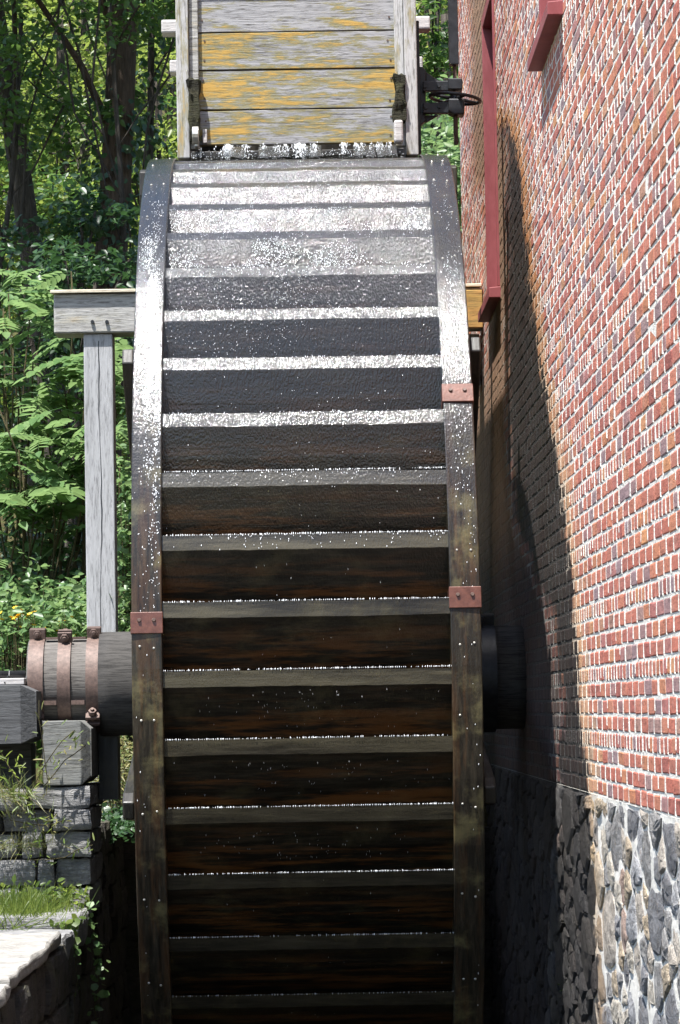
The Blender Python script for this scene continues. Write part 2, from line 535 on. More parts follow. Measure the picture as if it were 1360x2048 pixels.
# ================================================================== MILL BUILDING
WX = 1.25
COURSE, ZB = .0695, -.515                                # brick course, foot of the brickwork
EDGE_Z = [-3.5, -1.494, -.981, -.542, -.325, -.1, .316, .605, .962, 1.211, 1.586, 2.181, 2.67, 3.1, 3.35, 3.6]
EDGE_Y = [-4.5, -4.25, -4.15, -4.13, -3.95, -3.71, -3.56, -3.35, -3.0, -2.66, -1.97, -1.28, -.97, -.45, .2, 1.6]
BW_Z = [-3.5, -.5, -.1, .3, .6, 1.0, 1.35, 1.9, 2.35, 3.0, 3.4]
BW = [4.5, 1.5, .8, 1.0, 1.7, 2.6, 2.4, 1.7, 1.3, .7, .2]
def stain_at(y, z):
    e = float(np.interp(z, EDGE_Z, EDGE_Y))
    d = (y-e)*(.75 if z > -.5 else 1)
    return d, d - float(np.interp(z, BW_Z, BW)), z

WINDOWS = [(1.24, 2.36, 2.50, 4.46), (-3.5, -2.33, 3.185, 5.2)]      # y0, y1, z0, z1
def in_window(y, z, m=0.0):
    return any(a-m < y < b+m and c-m < z < d+m for a, b, c, d in WINDOWS)

mill = thing('mill_building', 'red brick mill on a rubble stone foundation beside the water wheel', 'building', (WX+.3, -1.5, -3.3))
CORNER = 5.5
def build_wall_core():
    """mortar body of the wall: a grid so that the stain can be read at its points"""
    ys = sorted(set(list(np.arange(-9.0, CORNER+.01, .16).round(3)) + [CORNER-.01] + [v for q in WINDOWS for v in q[:2]]))
    for nm, z0, z1, x0, mk in (('brick_wall', ZB, 7.2, WX+.0022, 'mortar'), ('stone_foundation', -3.3, ZB, WX+.000, 'mortar')):
        zs = sorted(set(list(np.arange(z0, z1, .12).round(3)) + [z1] + ([v for q in WINDOWS for v in q[2:]] if z1 > 1 else [])))
        mb = MB(); sa = []; sb = []; sz = []
        for z in zs:
            for y in ys:
                mb.v.append((x0 + (.010*noise.noise(Vector((y*5, z*5, 1))) if nm == 'stone_foundation' else 0), y, z))
                d = stain_at(y, z); sa.append(d[0]); sb.append(d[1]); sz.append(d[2])
        ny = len(ys)
        for j in range(len(zs)-1):
            for i in range(ny-1):
                if nm == 'brick_wall' and in_window((ys[i]+ys[i+1])/2, (zs[j]+zs[j+1])/2):
                    continue
                a = j*ny+i
                mb.f.append((a, a+ny, a+ny+1, a+1))
        # end return round the far corner, roof and back so that the building is a closed body
        b = len(mb.v)
        for (x, y, z) in ((x0, ys[-1], z0), (x0+7, ys[-1], z0), (x0+7, ys[-1], z1), (x0, ys[-1], z1),
                          (x0, ys[0], z0), (x0+7, ys[0], z0), (x0+7, ys[0], z1), (x0, ys[0], z1)):
            mb.v.append((x, y, z)); sa.append(-9); sb.append(-9); sz.append(z)
        mb.f += [(b, b+1, b+2, b+3), (b+4, b+7, b+6, b+5), (b+1, b+5, b+6, b+2), (b+3, b+2, b+6, b+7)]
        mb.a = {'sa': sa, 'sb': sb, 'sz': sz}
        yield nm, mb.build(nm, M[mk], mill)
core = dict(build_wall_core())

def brick_geo(y0, y1, z0, z1, front):
    """a worn brick seen from its face: chamfered, jittered outline, rounded arris"""
    c = min(.0055, (y1-y0)*.1)
    o = [(y0+c, z0), (y1-c, z0), (y1, z0+c), (y1, z1-c), (y1-c, z1), (y0+c, z1), (y0, z1-c), (y0, z0+c)]
    j = rng.normal(0, .0019, (8, 2))
    o = [(a+p, b+q) for (a, b), (p, q) in zip(o, j)]
    cy, cz = (y0+y1)/2, (z0+z1)/2
    def inset(d): return [(cy+(a-cy)*(1-d/(y1-y0)*2), cz+(b-cz)*(1-d/(z1-z0)*2)) for a, b in o]
    tl = rng.normal(0, .0009, 2)
    vs = [(WX+.03, a, b) for a, b in o] + [(front+.0022, a, b) for a, b in o] + [(front + tl[0]*(a-cy)/(y1-y0) + tl[1]*(b-cz)/(z1-z0), a, b) for a, b in inset(.005)]
    fs = []
    for r in (0, 8):
        for i in range(8):
            k = (i+1) % 8
            fs.append((r+i, r+8+i, r+8+k, r+k))
    fs.append(tuple(range(23, 15, -1)))
    return vs, fs

def stain_attrs(vs):
    q = [stain_at(v[1], v[2]) for v in vs]
    return dict(sa=[a[0] for a in q], sb=[a[1] for a in q], sz=[a[2] for a in q])

def build_bricks():
    items = []
    heads = []
    row = 0
    while ZB + row*COURSE < 6.6:
        z0 = ZB + row*COURSE
        header = row % 4 == 3
        L = .0995 if header else .2005
        y = CORNER - (0 if row % 2 else .1)
        while y > -8.7:
            l = L + rng.normal(0, .004)
            a, b = y-l, y
            y -= l + .0125
            zc = z0+COURSE/2; yc = (a+b)/2
            if zc > .238*(17.53+yc) + .55:
                continue
            if in_window(yc, zc, .02) or in_window(a, zc, 0) or in_window(b, zc, 0):
                wdw = [q for q in WINDOWS if q[2]-.02 < zc < q[3]+.02 and q[0]-.25 < yc < q[1]+.25][0]
                if b > wdw[1] and a < wdw[1]: a = wdw[1]+.004
                elif a < wdw[0] and b > wdw[0]: b = wdw[0]-.004
                else: continue
                if b-a < .03: continue
            b = min(b, CORNER)
            g = .0066
            wob = .004*noise.noise(Vector((yc*1.3, z0*.7, 3)))
            missing = (abs(yc+2.85) < .05 and abs(zc-.03) < .03)
            front = WX + rng.normal(0, .0006) + (.012 if missing else 0)
            vs, fs = brick_geo(a, b, z0+g+wob, z0+COURSE-g*.9+wob, front)
            px, py, dep = proj((WX, yc, zc))
            vis = -10 < px < 1370 and -10 < py < 2058
            area = (b-a)*.06/dep**3 if vis else 0
            r = rng.random()
            items.append((area, vs, fs, r))
            # lime squeezed out of the head joint stands a little proud of the brick
            if rng.random() < .9:
                p0 = rng.uniform(.0005, .0030)*(1 if yc < -1.8 else .3); hw_ = .0062 + rng.uniform(0, .0025)
                ym = a-.0062+rng.normal(0, .0012); zl, zh = z0+.002+wob, z0+COURSE-.002+wob
                lean = rng.normal(0, .0012)
                if rng.random() < .25: zl += rng.uniform(0, .03)
                jv = [(WX+.004, ym-hw_-.002, zl), (WX+.004, ym+hw_+.002, zl), (WX+.004, ym+hw_+.002+lean, zh), (WX+.004, ym-hw_-.002+lean, zh),
                      (WX-p0, ym-hw_*.7, zl+.004), (WX-p0, ym+hw_*.7, zl+.004), (WX-p0*rng.uniform(.3, 1), ym+hw_*.7+lean, zh-.004), (WX-p0*rng.uniform(.3, 1), ym-hw_*.7+lean, zh-.004)]
                if not in_window(ym, zc, .03) and ym < CORNER-.02:
                    heads.append(jv)
        row += 1
    items.sort(key=lambda t: -t[0])
    for area, vs, fs, r in items[:300]:
        mb = MB(); mb.add(vs, fs, rnd=r, **stain_attrs(vs))
        mb.build('brick', M['brick'], core['brick_wall'])
    mb = MB()
    for area, vs, fs, r in items[300:]:
        mb.add(vs, fs, rnd=r, **stain_attrs(vs))
    tag(mb.build('brickwork', M['brick'], core['brick_wall']), kind='stuff')
    mb = MB()
    for jv in heads:
        mb.add(jv, [(4, 7, 6, 5), (0, 4, 5, 1), (1, 5, 6, 2), (2, 6, 7, 3), (3, 7, 4, 0)], **stain_attrs(jv))
    tag(mb.build('mortar_joints', M['mortar'], core['brick_wall']), kind='stuff')
build_bricks()

def clip(poly, px, py, nx, ny):
    out = []
    for i in range(len(poly)):
        a, b = poly[i], poly[(i+1) % len(poly)]
        da = (a[0]-px)*nx+(a[1]-py)*ny; db = (b[0]-px)*nx+(b[1]-py)*ny
        if da <= 0: out.append(a)
        if da*db < 0:
            t = da/(da-db); out.append((a[0]+t*(b[0]-a[0]), a[1]+t*(b[1]-a[1])))
    return out

def build_rubble():
    S = 1.75                                             # stones lie flat: cells are wider than high
    zlo, zhi, ylo, yhi = -3.25, ZB-.006, -8.8, CORNER-.02
    sites = []
    tries = 0
    while tries < 26000:
        tries += 1
        y, z = rng.uniform(ylo, yhi)/S, rng.uniform(zlo, zhi)
        rr = .048 + .15*rng.random()**1.7
        if all((y-a)**2+(z-b)**2 > ((rr+c)*.80)**2 for a, b, c in sites):
            sites.append((y, z, rr))
    P = np.array(sites)
    items = []
    for i, (y, z, rr) in enumerate(sites):
        poly = [(ylo/S, zlo), (yhi/S, zlo), (yhi/S, zhi), (ylo/S, zhi)]
        d2 = (P[:, 0]-y)**2+(P[:, 1]-z)**2
        for k in np.argsort(d2)[1:18]:
            dx, dz = P[k, 0]-y, P[k, 1]-z
            D = math.hypot(dx, dz)
            t = .5 + .5*(rr**2-P[k, 2]**2)/D**2*1.0
            t = min(max(t, .25), .75)
            poly = clip(poly, y+dx*t, z+dz*t, dx/D, dz/D)
        if len(poly) < 3: continue
        poly = [(a*S, b) for a, b in poly]
        cy = sum(p[0] for p in poly)/len(poly); cz = sum(p[1] for p in poly)/len(poly)
        # cut corners, wobble
        ring = []
        m = len(poly)
        for q in range(m):
            a, b = poly[q], poly[(q+1) % m]
            if math.hypot(a[0]-b[0], a[1]-b[1]) < .02: continue
            for t in (.08, .5, .92): ring.append((a[0]+(b[0]-a[0])*t, a[1]+(b[1]-a[1])*t))
        if len(ring) < 5: continue
        if len(ring) > 18: ring = ring[::2]
        gap = .008 + .011*rng.random()
        R = max(.03, np.mean([math.hypot(a-cy, b-cz) for a, b in ring]))
        sc1 = 1-gap/R
        ring = [(cy+(a-cy)*sc1+rng.normal(0, .004), cz+(b-cz)*sc1+rng.normal(0, .004)) for a, b in ring]
        m = len(ring)
        out = rng.uniform(.000, .010) + .010*(cy > -4)
        ty, tz = rng.normal(0, .014), rng.normal(0, .02)
        def ringat(s, x, w): return [(x - w*(ty*(a-cy)+tz*(b-cz)) + rng.normal(0, .0015), cy+(a-cy)*s, cz+(b-cz)*s) for a, b in ring]
        vs = ringat(1, WX+.05, 0) + ringat(1, WX-out*.35, .5) + ringat(.86, WX-out, 1) + ringat(.45, WX-out-.004, 1) + [(WX-out-.005, cy, cz)]
        fs = []
        for b in range(3):
            for q in range(m):
                k = (q+1) % m
                fs.append((b*m+q, b*m+m+q, b*m+m+k, b*m+k))
        for q in range(m): fs.append((3*m+q, 4*m, 3*m+(q+1) % m))
        px, py, dep = proj((WX, cy, cz))
        vis = -10 < px < 1370 and py < 2058
        area = R*R/dep**3 if vis else 0
        items.append((area, vs, fs, rng.random()))
    items.sort(key=lambda t: -t[0])
    for area, vs, fs, r in items[:300]:
        mb = MB(); mb.add(vs, fs, rnd=r, **stain_attrs(vs))
        mb.build('stone', M['rubble'], core['stone_foundation'])
    if items[300:]:
        mb = MB()
        for area, vs, fs, r in items[300:]: mb.add(vs, fs, rnd=r, **stain_attrs(vs))
        tag(mb.build('stonework', M['rubble'], core['stone_foundation']), kind='stuff')
build_rubble()

def build_window(y0, y1, z0, z1):
    win = bpy.data.objects.new('window', None)
    col.objects.link(win)
    attach(win, mill, (WX, (y0+y1)/2, z0))
    q = .004
    t = .05
    # lining boards inside the opening, proud of the brick by 12 mm
    MB().box((WX-.012, y1-t, z0+q), (WX+.22, y1-q, z1-q)).build('jamb', M['red'], win, bevel=.004)
    MB().box((WX-.012, y0+q, z0+q), (WX+.22, y0+t, z1-q)).build('jamb', M['red'], win, bevel=.004)
    MB().box((WX-.011, y0+t+.002, z1-t-.03), (WX+.22, y1-t-.002, z1-q)).build('head', M['red'], win, bevel=.004)
    MB().box((WX+.10, y1-t-.035, z0+.01), (WX+.16, y1-t-.002, z1-t-.034)).build('sash_stile', M['red'], win, bevel=.004)
    MB().box((WX+.10, y0+t+.002, z0+.01), (WX+.16, y0+t+.035, z1-t-.034)).build('sash_stile', M['red'], win, bevel=.004)
    n = 3
    zz = np.linspace(z0+.05, z1-t-.07, 5)
    yy = np.linspace(y0+t+.037, y1-t-.037, 4)
    for zi in zz: MB().box((WX+.105, yy[0], zi-.014), (WX+.155, yy[-1], zi+.014)).build('sash_rail', M['red'], win)
    for a in range(4):
        for b in range(3):
            MB().box((WX+.128, yy[b]+.004, zz[a]+.016), (WX+.133, yy[b+1]-.004, zz[a+1]-.016)).build('pane', M['glass'], win)
    MB().box((WX+.4, y0-.3, z0-.3), (WX+.42, y1+.3, z1+.3)).build('room_shade', M['iron'], win)
    s = MB()
    s.add([(WX-.072, y0-.05, z0-.075), (WX+.12, y0-.05, z0-.075), (WX+.12, y1+.05, z0-.075), (WX-.072, y1+.05, z0-.075),
           (WX-.072, y0-.05, z0-.012), (WX+.12, y0-.05, z0+.006), (WX+.12, y1+.05, z0+.006), (WX-.072, y1+.05, z0-.012)],
          [(0, 3, 2, 1), (4, 5, 6, 7), (0, 1, 5, 4), (1, 2, 6, 5), (2, 3, 7, 6), (3, 0, 4, 7)])
    s.build('sill', M['red'], win, bevel=.004)
for q in WINDOWS:
    build_window(*q)

# ================================================================== WATER WHEEL
R = 3.05
NB, PH = 58, 1.21523
WI, WO = .691, .838
TILT, LIP, LEN = math.radians(27), .076, .64
wheel = thing('water_wheel', 'dark wet timber overshot water wheel with slatted buckets', 'water wheel', (0, 0, -R))
def wp(x, th, r): return (x, -r*math.cos(th), r*math.sin(th))
def wetness(th):
    th = (th+math.pi) % (2*math.pi)-math.pi
    return float(np.interp(th, [-1.6, -.4, .2, .5, 1.6, 2.2], [.03, .12, .3, .9, 1, .3]))

def bucket(k):
    th = PH - k*2*math.pi/NB
    d = (-math.cos(TILT), -math.sin(TILT))
    x0, x1 = -WI-.02, WI+.02
    nseg = 26
    mb = MB()
    prof = [(0, 0, -1), (-LIP, 0, -1), (-LIP+d[0]*.004, d[1]*.004, 0)]
    n = 4
    for i in range(1, n+1): prof.append((-LIP+d[0]*LEN*i/n, d[1]*LEN*i/n, i/n*1.7))
    for i in range(n, 0, -1): prof.append((d[0]*LEN*i/n, d[1]*LEN*i/n, 0))
    m = len(prof)
    vs = []; low = []; wet = []
    jit = random.uniform(-.004, .003)
    sag = random.uniform(-.003, .003)
    for i in range(nseg+1):
        x = x0+(x1-x0)*i/nseg
        wv = .005*noise.noise(Vector((x*2.2, k*3.1, 0))) + .003*noise.noise(Vector((x*13, k*5.1, 4)))
        for (t, r, l) in prof:
            vs.append(wp(x, th+(t+wv+jit+sag*(x/WI))/R, R+r-.006+wv*.4)); low.append(min(l, 1.0)); wet.append(wetness(th+t/R))
    fs = []
    for i in range(nseg):
        for j in range(m):
            a = i*m+j; b = i*m+(j+1) % m
            fs.append((a, a+m, b+m, b))
    fs.append(tuple(range(m))); fs.append(tuple(nseg*m+j for j in range(m))[::-1])
    mb.add(vs, fs, rnd=random.random(), low=low, wet=wet)
    return mb.build('bucket_board', M['board'], wheel)
boards = [bucket(k) for k in range(NB)]

# riser boards and the sole drum close the buckets behind
mb = MB()
for k in range(NB):
    th = PH - k*2*math.pi/NB
    ra, rb = R-.285, R-.44
    a = th - .57/R
    vs = [wp(x, a+q, r) for x in (-WI-.02, WI+.02) for q, r in ((0, ra), (.012, ra), (.012, rb), (0, rb))]
    mb.add(vs, [(0, 1, 2, 3), (7, 6, 5, 4), (0, 4, 5, 1), (1, 5, 6, 2), (2, 6, 7, 3), (3, 7, 4, 0)], rnd=random.random(), low=0, wet=.1)
mb.build('riser_boards', M['arm'], wheel)
mb = MB()
n = 116
vs = [wp(x, 2*math.pi*i/n, r) for r in (R-.43, R-.47) for x in (-WI-.02, WI+.02) for i in range(n)]
fs = []
for i in range(n):
    j = (i+1) % n
    fs += [(i, n+i, n+j, j), (2*n+i, 2*n+j, 3*n+j, 3*n+i), (i, j, 2*n+j, 2*n+i), (n+i, 3*n+i, 3*n+j, n+j)]
mb.add(vs, fs, rnd=.3, low=0, wet=.1)
mb.build('sole_drum', M['arm'], wheel)

def ring_seg(xa, xb, t0, t1, ri, ro, n, rim_slope=0.0, **at):
    vs = []
    for i in range(n+1):
        t = t0+(t1-t0)*i/n
        wa = rim_slope if abs(xa) > abs(xb) else 0; wb = rim_slope if abs(xb) > abs(xa) else 0
        vs += [wp(xa, t, ri), wp(xb, t, ri), wp(xb, t, ro-wb), wp(xa, t, ro-wa)]
    fs = []
    for i in range(n):
        for j in range(4):
            a = 4*i+j; b = 4*i+(j+1) % 4
            fs.append((a, b, b+4, a+4))
    fs += [(0, 3, 2, 1), (4*n, 4*n+1, 4*n+2, 4*n+3)]
    return vs, fs, dict(at, wet=[wetness(t0+(t1-t0)*(i//4)/n) for i in range(4*n+4)])

PLATES = {-1: [.10, 1.75, -.9], 1: [.132, .483, 1.75, -.9]}
for s in (-1, 1):
    xa, xb = (WI, WO) if s > 0 else (-WO, -WI)
    joints = sorted([p % (2*math.pi) for p in PLATES[s]] + [2.4, 3.2, 4.0, 4.8])
    for i, j in enumerate(joints):
        e = joints[(i+1) % len(joints)]
        if e < j: e += 2*math.pi
        vs, fs, at = ring_seg(xa, xb, j+.0006, e-.0006, R-.47, R+.012, max(6, int((e-j)/.035)), rim_slope=.006, rnd=random.random(), low=.25)  # outer edge sloped to steer the sun's glare on the rims
        MB().add(vs, fs, **at).build('rim_segment', M['lip'], wheel, bevel=.006)
    for p in PLATES[s]:
        vs, fs, at = ring_seg(xa-.004, xb+.004, p-.034/2, p+.034/2, R-.3, R+.019, 3)
        pl = MB().add(vs, fs).build('splice_plate', M['plate'], wheel, bevel=.003)
        for q in (-.035, .035):
            rv = MB()
            rv.tube([wp((xa+xb)/2+q, p+.004, R+.018), wp((xa+xb)/2+q, p+.004, R+.028)], [.011, .008], 8)
            rv.build('rivet', M['rust'], pl)
# bolt heads in pairs round both rims
bm = MB(); bm.tube([(0, 0, 0), (0, 0, .004), (0, 0, .0065)], [.0065, .006, .003], 8)
bolt0 = None
for s in (-1, 1):
    t = .06
    while t < 2*math.pi+.06:
        for q in (-.033, .033):
            if random.random() < .12: continue
            xx = s*(WI+WO)/2+q+random.uniform(-.006, .006)
            tt = t+random.uniform(-.004, .004)
            if bolt0 is None:
                bolt0 = bm.build('bolt', M['bolt'], wheel); b = bolt0
            else:
                b = bolt0.copy(); col.objects.link(b)
            p = Vector(wp(xx, tt, R+.006))
            b.location = p-Vector(ORG[wheel.name])
            b.rotation_euler = (math.pi/2-tt, 0, 0) if False else Vector((0, -math.cos(tt), math.sin(tt))).to_track_quat('Z', 'X').to_euler()
        t += .147
# arms on the outer faces of the rims
for s in (-1, 1):
    for a in range(8):
        th = -.2+a*math.pi/4 + (0 if s < 0 else .015)
        h = .075
        x0, x1 = s*(WO+.003), s*(WO+.06)
        prof = [(.25, -h), (2.86, -h), (2.99, -h*.55), (3.0, h*.6), (2.93, h), (.25, h)]
        vs = []
        for x in (x0, x1):
            for (r, tg) in prof:
                c, sn = math.cos(th), math.sin(th)
                vs.append((x, -r*c+tg*sn, r*sn+tg*c))
        m = len(prof)
        fs = [tuple(range(m))[::-1], tuple(range(m, 2*m))] + [(i, (i+1) % m, m+(i+1) % m, m+i) for i in range(m)]
        if s < 0: fs = [f[::-1] for f in fs]
        MB().add(vs, fs, rnd=random.random(), low=0, wet=.4).build('arm', M['arm'], wheel, bevel=.008)

# shaft
SZ = .045
def cyl(x0, x1, r, n=40, mat='shaft', name='shaft', parent=None, rnd=.2, bevel=.006):
    mb = MB()
    xs = np.linspace(x0, x1, 6)
    vs = []
    for x in xs:
        for i in range(n):
            q = 2*math.pi*i/n
            rr = r*(1+.012*noise.noise(Vector((x*.8, math.cos(q)*2.5, math.sin(q)*2.5))))
            vs.append((x, rr*math.cos(q), SZ+rr*math.sin(q)))
    fs = [(a*n+i, a*n+(i+1) % n, (a+1)*n+(i+1) % n, (a+1)*n+i) for a in range(5) for i in range(n)]
    fs += [tuple(range(n))[::-1], tuple(5*n+i for i in range(n))]
    mb.add(vs, fs, rnd=rnd)
    o = mb.build(name, M[mat], parent or wheel, bevel=0)
    for p in o.data.polygons: p.use_smooth = len(p.vertices) == 4
    return o
shaft_l = cyl(-1.60, -1.155, .262, mat='shaft', name='shaft_end')
cyl(-1.19, -.80, .30, mat='shaftwet', name='shaft')
cyl(-.81, .93, .295, mat='shaftdark', name='shaft')
shaft_r = cyl(.92, WX+.02, .30, mat='shaftwet', name='shaft_end', rnd=.7)
def band(x0, x1, r, mat, parent, lug_angles):
    mb = MB()
    n = 40
    vs = []
    for (x, rr) in ((x0, r), (x0, r+.014), (x1, r+.014), (x1, r)):
        for i in range(n):
            q = 2*math.pi*i/n
            vs.append((x, rr*math.cos(q), SZ+rr*math.sin(q)))
    fs = [(a*n+i, ((a+1) % 4)*n+i, ((a+1) % 4)*n+(i+1) % n, a*n+(i+1) % n) for a in range(4) for i in range(n)]
    mb.add(vs, fs)
    o = mb.build('iron_band', M[mat], parent)
    for p in o.data.polygons: p.use_smooth = True
    o.data.set_sharp_from_angle(angle=.6)
    for q in lug_angles:
        c, s_ = math.cos(q), math.sin(q)
        lug = MB()
        rad = Vector((0, c, s_)); tan = Vector((0, -s_, c)); ctr = Vector((0, 0, SZ))
        for g in (-.022, .022):
            base = ctr + tan*g
            vs = []
            for x in (x0-.002, x1+.002):
                for (rr, tt) in ((r+.005, -.009), (r+.07, -.009), (r+.07, .009), (r+.005, .009)):
                    vs.append(base+rad*rr+tan*tt+Vector((x, 0, 0)))
            lug.add(vs, [(0, 1, 2, 3), (7, 6, 5, 4), (0, 4, 5, 1), (1, 5, 6, 2), (2, 6, 7, 3), (3, 7, 4, 0)])
        xm = (x0+x1)/2
        lug.tube([ctr+rad*(r+.042)+tan*-.075+Vector((xm, 0, 0)), ctr+rad*(r+.042)+tan*.06+Vector((xm, 0, 0))], .012, 8)
        lug.tube([ctr+rad*(r+.042)+tan*-.062+Vector((xm, 0, 0)), ctr+rad*(r+.042)+tan*-.034+Vector((xm, 0, 0))], .025, 6)
        lug.tube([ctr+rad*(r+.042)+tan*.034+Vector((xm, 0, 0)), ctr+rad*(r+.042)+tan*.05+Vector((xm, 0, 0))], .025, 6)
        lug.build('lug', M[mat], o, bevel=.003)
band(-1.592, -1.505, .262, 'rust', shaft_l, [1.75, -2.45])
band(-1.425, -1.35, .262, 'rust', shaft_l, [1.95])
band(-1.262, -1.185, .266, 'rust', shaft_l, [1.75, -2.45])
for (xa, xb) in ((-1.5, -1.43), (-1.345, -1.27)):
    MB().box((xa, -.10, SZ+.262), (xb, -.06, SZ+.275)).build('iron_key', M['rust'], shaft_l)
    MB().box((xa, -.262, SZ-.115), (xb, -.235, SZ-.09)).build('iron_key', M['rust'], shaft_l)
band(.93, 1.085, .302, 'iron', shaft_r, [1.75])
jn = MB(); jn.tube([(-2.3, 0, SZ), (-1.6, 0, SZ)], .055, 16); jn.build('journal', M['iron'], wheel)

# ================================================================== FLUME
fl = thing('flume', 'grey plank flume end patched with yellow lichen above the wheel', 'flume', (0, 0, 3.05))
for s in (-1, 1):
    xa, xb = sorted((s*.631, s*.704))
    MB().box((xa, -.062, 3.10), (xb, 9.0, 4.207), rnd=.3+.3*s).build('side_plank', M['cheek'], fl, bevel=.006)
    xa, xb = sorted((s*.575, s*.629))
    MB().box((xa, -.03, 3.16), (xb, .04, 4.16), rnd=.8+.1*s).build('guide_batten', M['beam' if s < 0 else 'cheek'], fl, bevel=.005)
zs = [3.185, 3.393, 3.63, 3.853, 4.16]
for i in range(4):
    x0, x1 = -.585, .585
    mb = MB()
    nseg = 14
    vs = []
    for k in range(nseg+1):
        x = x0+(x1-x0)*k/nseg
        e0 = .0035+.0025*noise.noise(Vector((x*3, i*5, 0))); e1 = .0035+.0025*noise.noise(Vector((x*3, i*5+2.5, 9)))
        vs += [(x, .0, zs[i]+e0), (x, .05, zs[i]+e0), (x, .05, zs[i+1]-e1), (x, .0+.004*(i % 2), zs[i+1]-e1)]
    fs = [(4*k+j, 4*k+4+j, 4*k+4+(j+1) % 4, 4*k+(j+1) % 4) for k in range(nseg) for j in range(4)] + [(0, 1, 2, 3), (4*nseg+3, 4*nseg+2, 4*nseg+1, 4*nseg)]
    mb.add(vs, fs, rnd=.13+.29*i, lich=[.35, .5, .3, -.1][i])
    pk = mb.build('plank', M['plank'], fl, bevel=.003)
    for xn in (-.55, .55):
        for f in (.25, .75):
            nl = MB(); zz_ = zs[i]+(zs[i+1]-zs[i])*f+rng.normal(0, .01); xx_ = xn+rng.normal(0, .008)
            nl.tube([(xx_, -.003, zz_), (xx_, .01, zz_)], .006, 8); nl.build('nail', M['rust'], pk)
MB().box((-.62, -.12, 3.092), (.62, 9.0, 3.128), rnd=.4).build('floor', M['arm'], fl, bevel=.004)
MB().box((-.62, .9, 3.13), (.62, 1.0, 4.0), rnd=.4).build('inner_gate', M['arm'], fl)
MB().box((-.556, -.06, 3.19), (-.530, .0, 3.27), rnd=.2).build('wear_block', M['tie'], fl, bevel=.003)
# bearing shoes at the foot of the guides
sh = MB(); sh.tube([(-.612, -.16, 3.215), (-.575, -.16, 3.215)], .052, 16); sh.box((-.60, -.16, 3.15), (-.58, -.06, 3.26)); sh.build('gate_shoe', M['bolt'], fl, bevel=.004)
sh = MB(); sh.box((.56, -.16, 3.16), (.612, -.07, 3.29), rnd=.6); sh.build('gate_shoe', M['tie'], fl, bevel=.012)
# cross ties lying on the side planks
for k, (y, hl) in enumerate(((-.05, .925), (1.55, .86), (2.75, .86), (4.0, .86), (5.2, .86), (6.4, .86))):
    zt = 4.21
    MB().box((-hl, y, zt), (hl, y+.14, zt+.085), rnd=k*.17).build('cross_tie', M['tie'], fl, bevel=.01)
# black moss hanging on the guides where the water spills
for s in (-1, 1):
    mb = rough_block((s*.602-.034, -.085, 3.2 if s < 0 else 3.3), (s*.602+.03, -.02, 3.56), .022, 8, 3+s, 14)
    mb.build('moss_mat', M['moss'], fl, smooth=False)

# trestle under the flume
tr = thing('trestle', 'weathered grey timber trestle post and cross beam behind the wheel', 'trestle', (-1.39, 3.1, -1.0))
mb = MB()
zt, zb_ = 2.74, 2.47
xl, xr = -1.685, WX-.004
vs = []
for k in range(9):
    x = xl+(xr-xl)*k/8
    e = .004*noise.noise(Vector((x*3, 0, 0)))
    vs += [(x, 3.0, zb_+e), (x, 3.27, zb_), (x, 3.27, zt), (x, 3.0, zt+e)]
mb.add(vs, [(4*k+j, 4*k+4+j, 4*k+4+(j+1) % 4, 4*k+(j+1) % 4) for k in range(8) for j in range(4)] + [(0, 1, 2, 3), (35, 34, 33, 32)], rnd=.35)
beam = mb.build('cross_beam', M['beam'], tr, bevel=.012)
MB().add([(xl-.02, 2.97, zt+.004), (xr-.004, 2.97, zt+.004), (xr-.004, 3.3, zt+.03), (xl-.02, 3.3, zt+.03), (xl-.02, 2.97, zt+.026), (xr-.004, 2.97, zt+.026), (xr-.004, 3.3, zt+.06), (xl-.02, 3.3, zt+.06)],
         [(0, 3, 2, 1), (4, 5, 6, 7), (0, 1, 5, 4), (1, 2, 6, 5), (2, 3, 7, 6), (3, 0, 4, 7)], rnd=.5).build('cap_board', M['pale'], tr, bevel=.004)
for px in (185, 214):
    p = on(px, 644, 1, 3.0)
    b = MB(); b.tube([(p[0], 2.985, p[2]), (p[0], 3.02, p[2])], .013, 8); b.build('bolt', M['iron'], beam)
post = MB()
vs = []
for k in range(13):
    z = -1.05+(zb_-.003+1.05)*k/12
    e = .003*noise.noise(Vector((0, 0, z*2)))
    vs += [(-1.487+e, 3.03, z), (-1.288+e, 3.03, z), (-1.285+e, 3.24, z), (-1.487+e, 3.24, z)]
post.add(vs, [(4*k+j, 4*k+(j+1) % 4, 4*k+4+(j+1) % 4, 4*k+4+j) for k in range(12) for j in range(4)] + [(3, 2, 1, 0), (48, 49, 50, 51)], rnd=.6)
po = post.build('post', M['post'], tr, bevel=.008)
# drying crack down the middle of the post: a thin dark strip on its face
ck = MB()
pts = []
for k in range(60):
    z = -.2+2.62*k/59
    pts.append((-1.385+.02*noise.noise(Vector((0, 4, z*1.1)))+.006*noise.noise(Vector((0, 9, z*7))), z, max(.0008, .0028+.003*noise.noise(Vector((5, 0, z*2.0))))))
vs = [v for (x, z, h) in pts for v in ((x-h, 3.0288, z), (x+h, 3.0288, z))]
ck.add(vs, [(2*i, 2*i+1, 2*i+3, 2*i+2) for i in range(59)])
ck.build('drying_crack', M['iron'], po)
MB().box((.9, 3.3, 2.1), (WX-.01, 3.5, 2.46), rnd=.2).build('bearer', M['beam'], tr, bevel=.01)
MB().box((1.0, 2.955, 2.46), (WX-.006, 2.997, 2.72), rnd=.4).build('beam_end_facing', M['amber'], tr, bevel=.006)  # added facing, coloured as the sunlit yellow end of the beam

